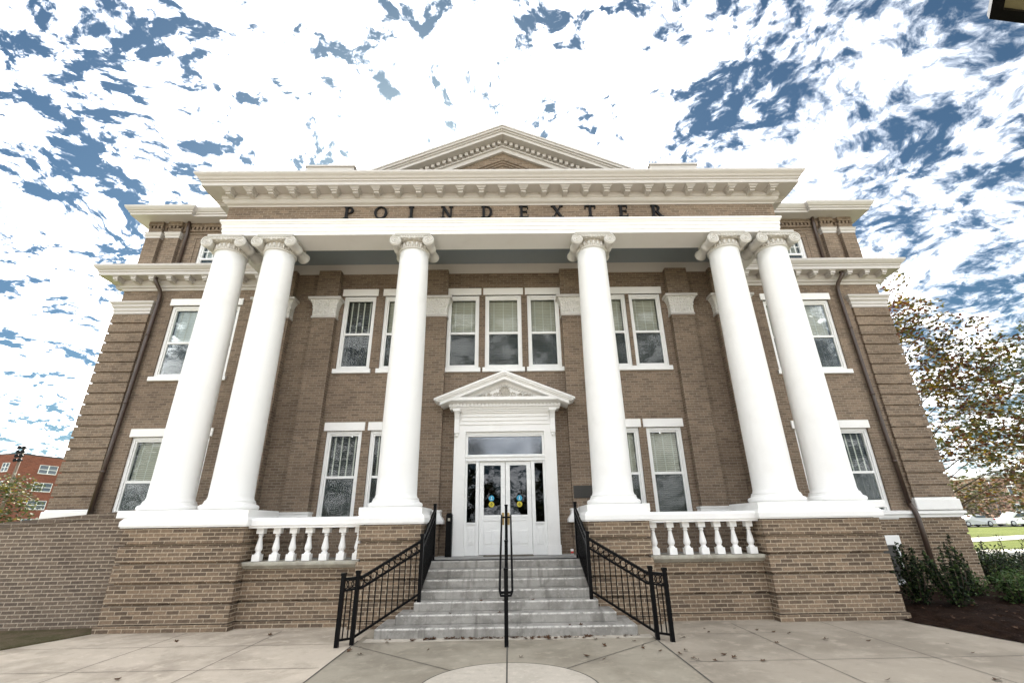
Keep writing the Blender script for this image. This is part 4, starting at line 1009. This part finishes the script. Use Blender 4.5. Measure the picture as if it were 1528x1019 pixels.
# ================================================================ beyond the hall
# red brick block, left
rb = thing('apartment_block', 'red brick block of flats far beyond the ramp wall', 'building', (-83, 80, 0))
K = Vector((-83, 80)); d1 = Vector((1.4, 6.8)).normalized(); d2 = Vector((-4.2, .9)).normalized(); zt = 12.3+E
def quad2(mb, P, d, u0, u1, z0, z1, nrm, off, mi=0, th=.15):
    a, b = P+d*u0, P+d*u1
    v = []
    for q_ in (off, off-th): v += [(a.x+nrm.x*q_, a.y+nrm.y*q_, z0), (b.x+nrm.x*q_, b.y+nrm.y*q_, z0), (b.x+nrm.x*q_, b.y+nrm.y*q_, z1), (a.x+nrm.x*q_, a.y+nrm.y*q_, z1)]
    mb.add(v, [(0,1,2,3), (7,6,5,4), (0,4,5,1), (1,5,6,2), (2,6,7,3), (3,7,4,0)], False, mi)
n1_ = Vector((d1.y, -d1.x)); n2_ = Vector((d2.y, -d2.x)) 
if n2_.y > 0: n2_ = -n2_
q = MB(); P4 = [K, K+d1*26, K+d1*26+d2*30, K+d2*30]; q.prism_z([(p.x, p.y) for p in P4], 0, zt); q.build('wall', 'red_brick', rb)
q = MB(); q.prism_z([(p.x, p.y) for p in P4], zt+.004, zt+.25); q.build('roof', 'roof_dark', rb)
def rbwin(P, d, nrm, u0, u1, z0, z1):
    q = MB(); fw = .12
    quad2(q, P, d, u0, u1, z0, z0+fw, nrm, .08); quad2(q, P, d, u0, u1, z1-fw*.5, z1, nrm, .08); quad2(q, P, d, (u0+u1)/2-.07, (u0+u1)/2+.07, z0+fw, z1-fw*.5, nrm, .08); quad2(q, P, d, u0, u0+.08, z0+fw, z1-fw*.5, nrm, .08); quad2(q, P, d, u1-.08, u1, z0+fw, z1-fw*.5, nrm, .08)
    quad2(q, P, d, u0+.08, u1-.08, (z0+z1)/2-.04, (z0+z1)/2+.04, nrm, .07)
    w_ = q.build('window', 'frame_paint', rb)
    q = MB(); quad2(q, P, d, u0, u1, z0, z1, nrm, .03, 0, .02); q.build('pane', 'car_glass_opaque', w_)
mm, tt, pp = mat('car_glass_opaque'); tt.set(pp, 'Base Color', (.055, .075, .10, 1)); tt.set(pp, 'Roughness', .08)
for r in range(4):
    z1 = zt-1.35-2.95*r
    for u in (3.6, 10.0, 16.4): rbwin(K, d1, n1_, u, u+2.9, z1-1.5, z1)
    for u in (1.2, 7.0, 13): rbwin(K, d2, n2_, u, u+1.5, z1-1.5, z1)
# stadium light mast
mp = thing('floodlight_mast', 'wooden pole carrying a stack of dark floodlights beside the red block', 'light pole', (-61.9, 60, terr(60)))
MB().tube([(-61.9, 60, terr(60)), (-61.9, 60, E+10.1)], [.22, .14], 10).build('pole', 'wood_pole', mp)
lh = None
for k in range(4):
    for sx in (-.28, .28):
        z = E+10.0-.52*k
        if lh is None:
            q = MB(); q.lathe([(.10, .25), (.15, .1), (.24, -.12), (.22, -.14)], (0, 0, 0), 12, 'y'); q.box(-.05, .05, -.05, .3, -.06, .06); lh = q.build('floodlight', 'black_metal', mp, (-61.9+sx, 59.75, z))
        else: dup(lh, (-61.9+sx, 59.75, z))
q = MB()
for k in range(4): q.box(-62.3, -61.5, 59.9, 60.02, E+9.93-.52*k, E+10.0-.52*k)
q.build('crossbars', 'black_metal', mp)
# cars
def car(label, x, y, L, H, paintm, suv):
    z = terr(y)+.06; t_ = thing('parked_car', label, 'car', (x, y, z), 'cars parked along the street')
    W_ = 1.82; hl = L/2
    if suv: prof = [(-hl, .35), (-hl, .75), (-hl+.1, .95), (-hl+1.0, 1.05), (-hl+1.65, H-.05), (-hl+2.2, H), (hl-.9, H-.03), (hl-.25, 1.1), (hl-.02, 1.0), (hl, .4), (hl-.1, .25), (-hl+.1, .22)]
    else: prof = [(-hl, .35), (-hl, .65), (-hl+.15, .78), (-hl+1.15, .92), (-hl+1.95, H-.04), (-hl+2.4, H), (hl-1.7, H-.03), (hl-.85, 1.0), (hl-.1, .95), (hl, .85), (hl-.02, .35), (hl-.1, .25), (-hl+.1, .22)]
    b = MB(); n_ = len(prof)
    rings = []
    for yy_, k in ((-W_/2, 0), (-W_/2+.12, 1), (W_/2-.12, 1), (W_/2, 0)):
        rings.append([(x+px*(1 if k else .985), y+yy_*(1 if pz < 1 else .84), z+(pz if k else .3+(pz-.3)*.96)) for px, pz in prof])
    vs = [p for r in rings for p in r]; fs = [tuple(range(n_-1, -1, -1)), tuple(3*n_+k for k in range(n_))]
    for i in range(3):
        for k in range(n_): fs.append((i*n_+k, i*n_+(k+1) % n_, (i+1)*n_+(k+1) % n_, (i+1)*n_+k))
    b.add(vs, fs, False); b.build('body', paintm, t_, bevel=.03)
    gl = MB(); x0, x1 = (-hl+1.75, hl-.55) if suv else (-hl+2.0, hl-1.15)
    for sy in (-1, 1):
        yo = y+sy*(W_/2*.94+.012); pts = [(x+x0-.5, 1.02), (x+x1+.15, 1.05), (x+x1-.35, H-.14), (x+x0+.3, H-.14)]
        gl.prism([(px, z+pz) for px, pz in pts], yo-.02-(.08 if sy > 0 else -.06), yo+.0-(.08 if sy > 0 else -.06))
    bx0 = x+hl-(.62 if suv else 1.5); gl.box(bx0, bx0+.5, y-.7, y+.7, z+(1.12 if suv else 1.02), z+H-.13)
    gl.build('side_glass', 'car_glass_opaque', t_)
    for wx in (-hl+.85, hl-.9):
        for sy in (-1, 1):
            wl_ = MB(); wl_.lathe([(.20, -.1), (.33, -.1), (.34, -.06), (.34, .06), (.33, .1), (.20, .1)], (x+wx, y+sy*(W_/2-.06), z+.32), 20, 'y'); wo_ = wl_.build('wheel', 'tyre', t_)
            r = MB(); r.lathe([(.05, -.115), (.21, -.115), (.21, .115), (.05, .115)], (x+wx, y+sy*(W_/2-.06), z+.32), 16, 'y'); r.build('rim', 'car_silver', wo_)
    for sy in (-1, 1):
        l = MB(); l.box(x+hl-.28, x+hl+.012, y+sy*.72-.2, y+sy*.72+.2, z+.78, z+.94); l.build('tail_light', 'tail_red', t_)
        l = MB(); l.box(x-hl-.012, x-hl+.25, y+sy*.66-.2, y+sy*.66+.2, z+.60, z+.73); l.build('headlight', 'sticker_white', t_)
car('white sport utility vehicle, rightmost parked beyond the lawn', 65.3, 62.6, 4.8, 1.70, 'car_white', True)
car('silver sedan parked between the dark car and the white one', 59.6, 62.8, 4.6, 1.42, 'car_silver', False)
car('dark car mostly hidden by the corner of the hall', 54.8, 63.2, 4.6, 1.4, 'car_dark', False)
# street lamp, white pole, far buildings on the right
lp = thing('street_lamp', 'slim grey lamp post standing behind the parked cars', 'street lamp', (68.5, 67.5, terr(64)))
MB().tube([(68.5, 67.5, terr(64)), (68.5, 67.5, 6.6)], [.10, .07], 8).build('pole', 'grey_pole', lp)
MB().lathe([(.05, 0), (.22, .1), (.25, .35), (.1, .6)], (68.5, 67.5, 6.6), 12).build('lamp_head', 'stone_pale', lp)
up = thing('utility_pole', 'pale leaning utility pole behind the white parked car', 'utility pole', (73.5, 69, terr(64)))
MB().tube([(73.5, 69, terr(64)), (73.3, 69, 10)], [.2, .15], 8).build('pole', 'stone_pale', up)
MB().box(72.5, 74.2, 68.9, 69.1, 9.2, 9.35).build('crossarm', 'stone_pale', up)
b1 = thing('campus_building', 'pink brick building with white bands at the far right', 'building', (96, 90, 0))
MB().box(84, 130, 84, 110, 0, 8.2).build('wall', 'pink_brick', b1); MB().box(83.6, 130, 83.6, 110.4, 8.2, 8.7).build('roof', 'stone_pale', b1)
for k in range(5):
    for r in range(2):
        q = MB(); xx = 88+k*4; zz_ = 2.2+3.0*r; q.box(xx, xx+1.6, 83.9, 84.0, zz_, zz_+.18); q.box(xx, xx+.1, 83.9, 84, zz_+.18, zz_+1.5); q.box(xx+1.5, xx+1.6, 83.9, 84, zz_+.18, zz_+1.5); q.box(xx, xx+1.6, 83.9, 84, zz_+1.5, zz_+1.65); w_ = q.build('window', 'frame_paint', b1)
        MB().box(xx+.1, xx+1.5, 83.96, 83.99, zz_+.18, zz_+1.5).build('pane', 'car_glass_opaque', w_)
b2 = thing('white_house', 'white building with flat grey roof between the hall and the twiggy shrub', 'building', (97, 105, 0))
MB().box(88, 101, 100, 112, 0, 8.8).build('wall', 'stone_pale', b2)
MB().box(87.4, 101.6, 99.4, 112.6, 8.8, 9.4).build('roof', 'grey_pole', b2)
for k in range(5): MB().box(89+k*2.4, 90.3+k*2.4, 99.94, 99.99, 5.2, 7.4).build('window', 'car_glass_opaque', b2)
MB().box(88, 101, 99.2, 100, 4.1, 4.6).build('balcony', 'stone_pale', b2)
# octagonal lamp head close to the viewer, top right corner
VX, VY, LZ, RL = 4.271, 2.617, 4.0+E, .62
bi = radians(-61); LX, LY = VX+RL*cos(bi), VY+RL*sin(bi)
ln = thing('lamp_post', 'dark lamp post whose olive lens underside shows in the top right corner', 'street lamp', (LX, LY, 0))
MB().tube([(LX, LY, 0), (LX, LY, .3), (LX, LY, LZ+.05)], [.12, .075, .055], 14).build('pole', 'black_metal', ln)
octa = [(LX+RL*cos(bi+pi+2*pi*k/8), LY+RL*sin(bi+pi+2*pi*k/8)) for k in range(8)]
q = MB(); q.sweep(octa, [(0, LZ), (0, LZ+.05), (-.06, LZ+.09), (-.085, LZ+.05), (-.085, LZ)], True); q.prism_z([(LX+(x-LX)*.9, LY+(y-LY)*.9) for x, y in octa], LZ+.06, LZ+.12)
q.tube([(LX, LY, LZ+.1), (LX, LY, LZ+.4)], [.3, .04], 16); q.build('lamp_hood', 'black_metal', ln)
q = MB(); q.prism_z([(LX+(x-LX)*.87, LY+(y-LY)*.87) for x, y in octa], LZ+.03, LZ+.05); q.build('lens', 'lantern_glass', ln)
for o in bpy.data.objects:
    if 'local' in o: del o['local']
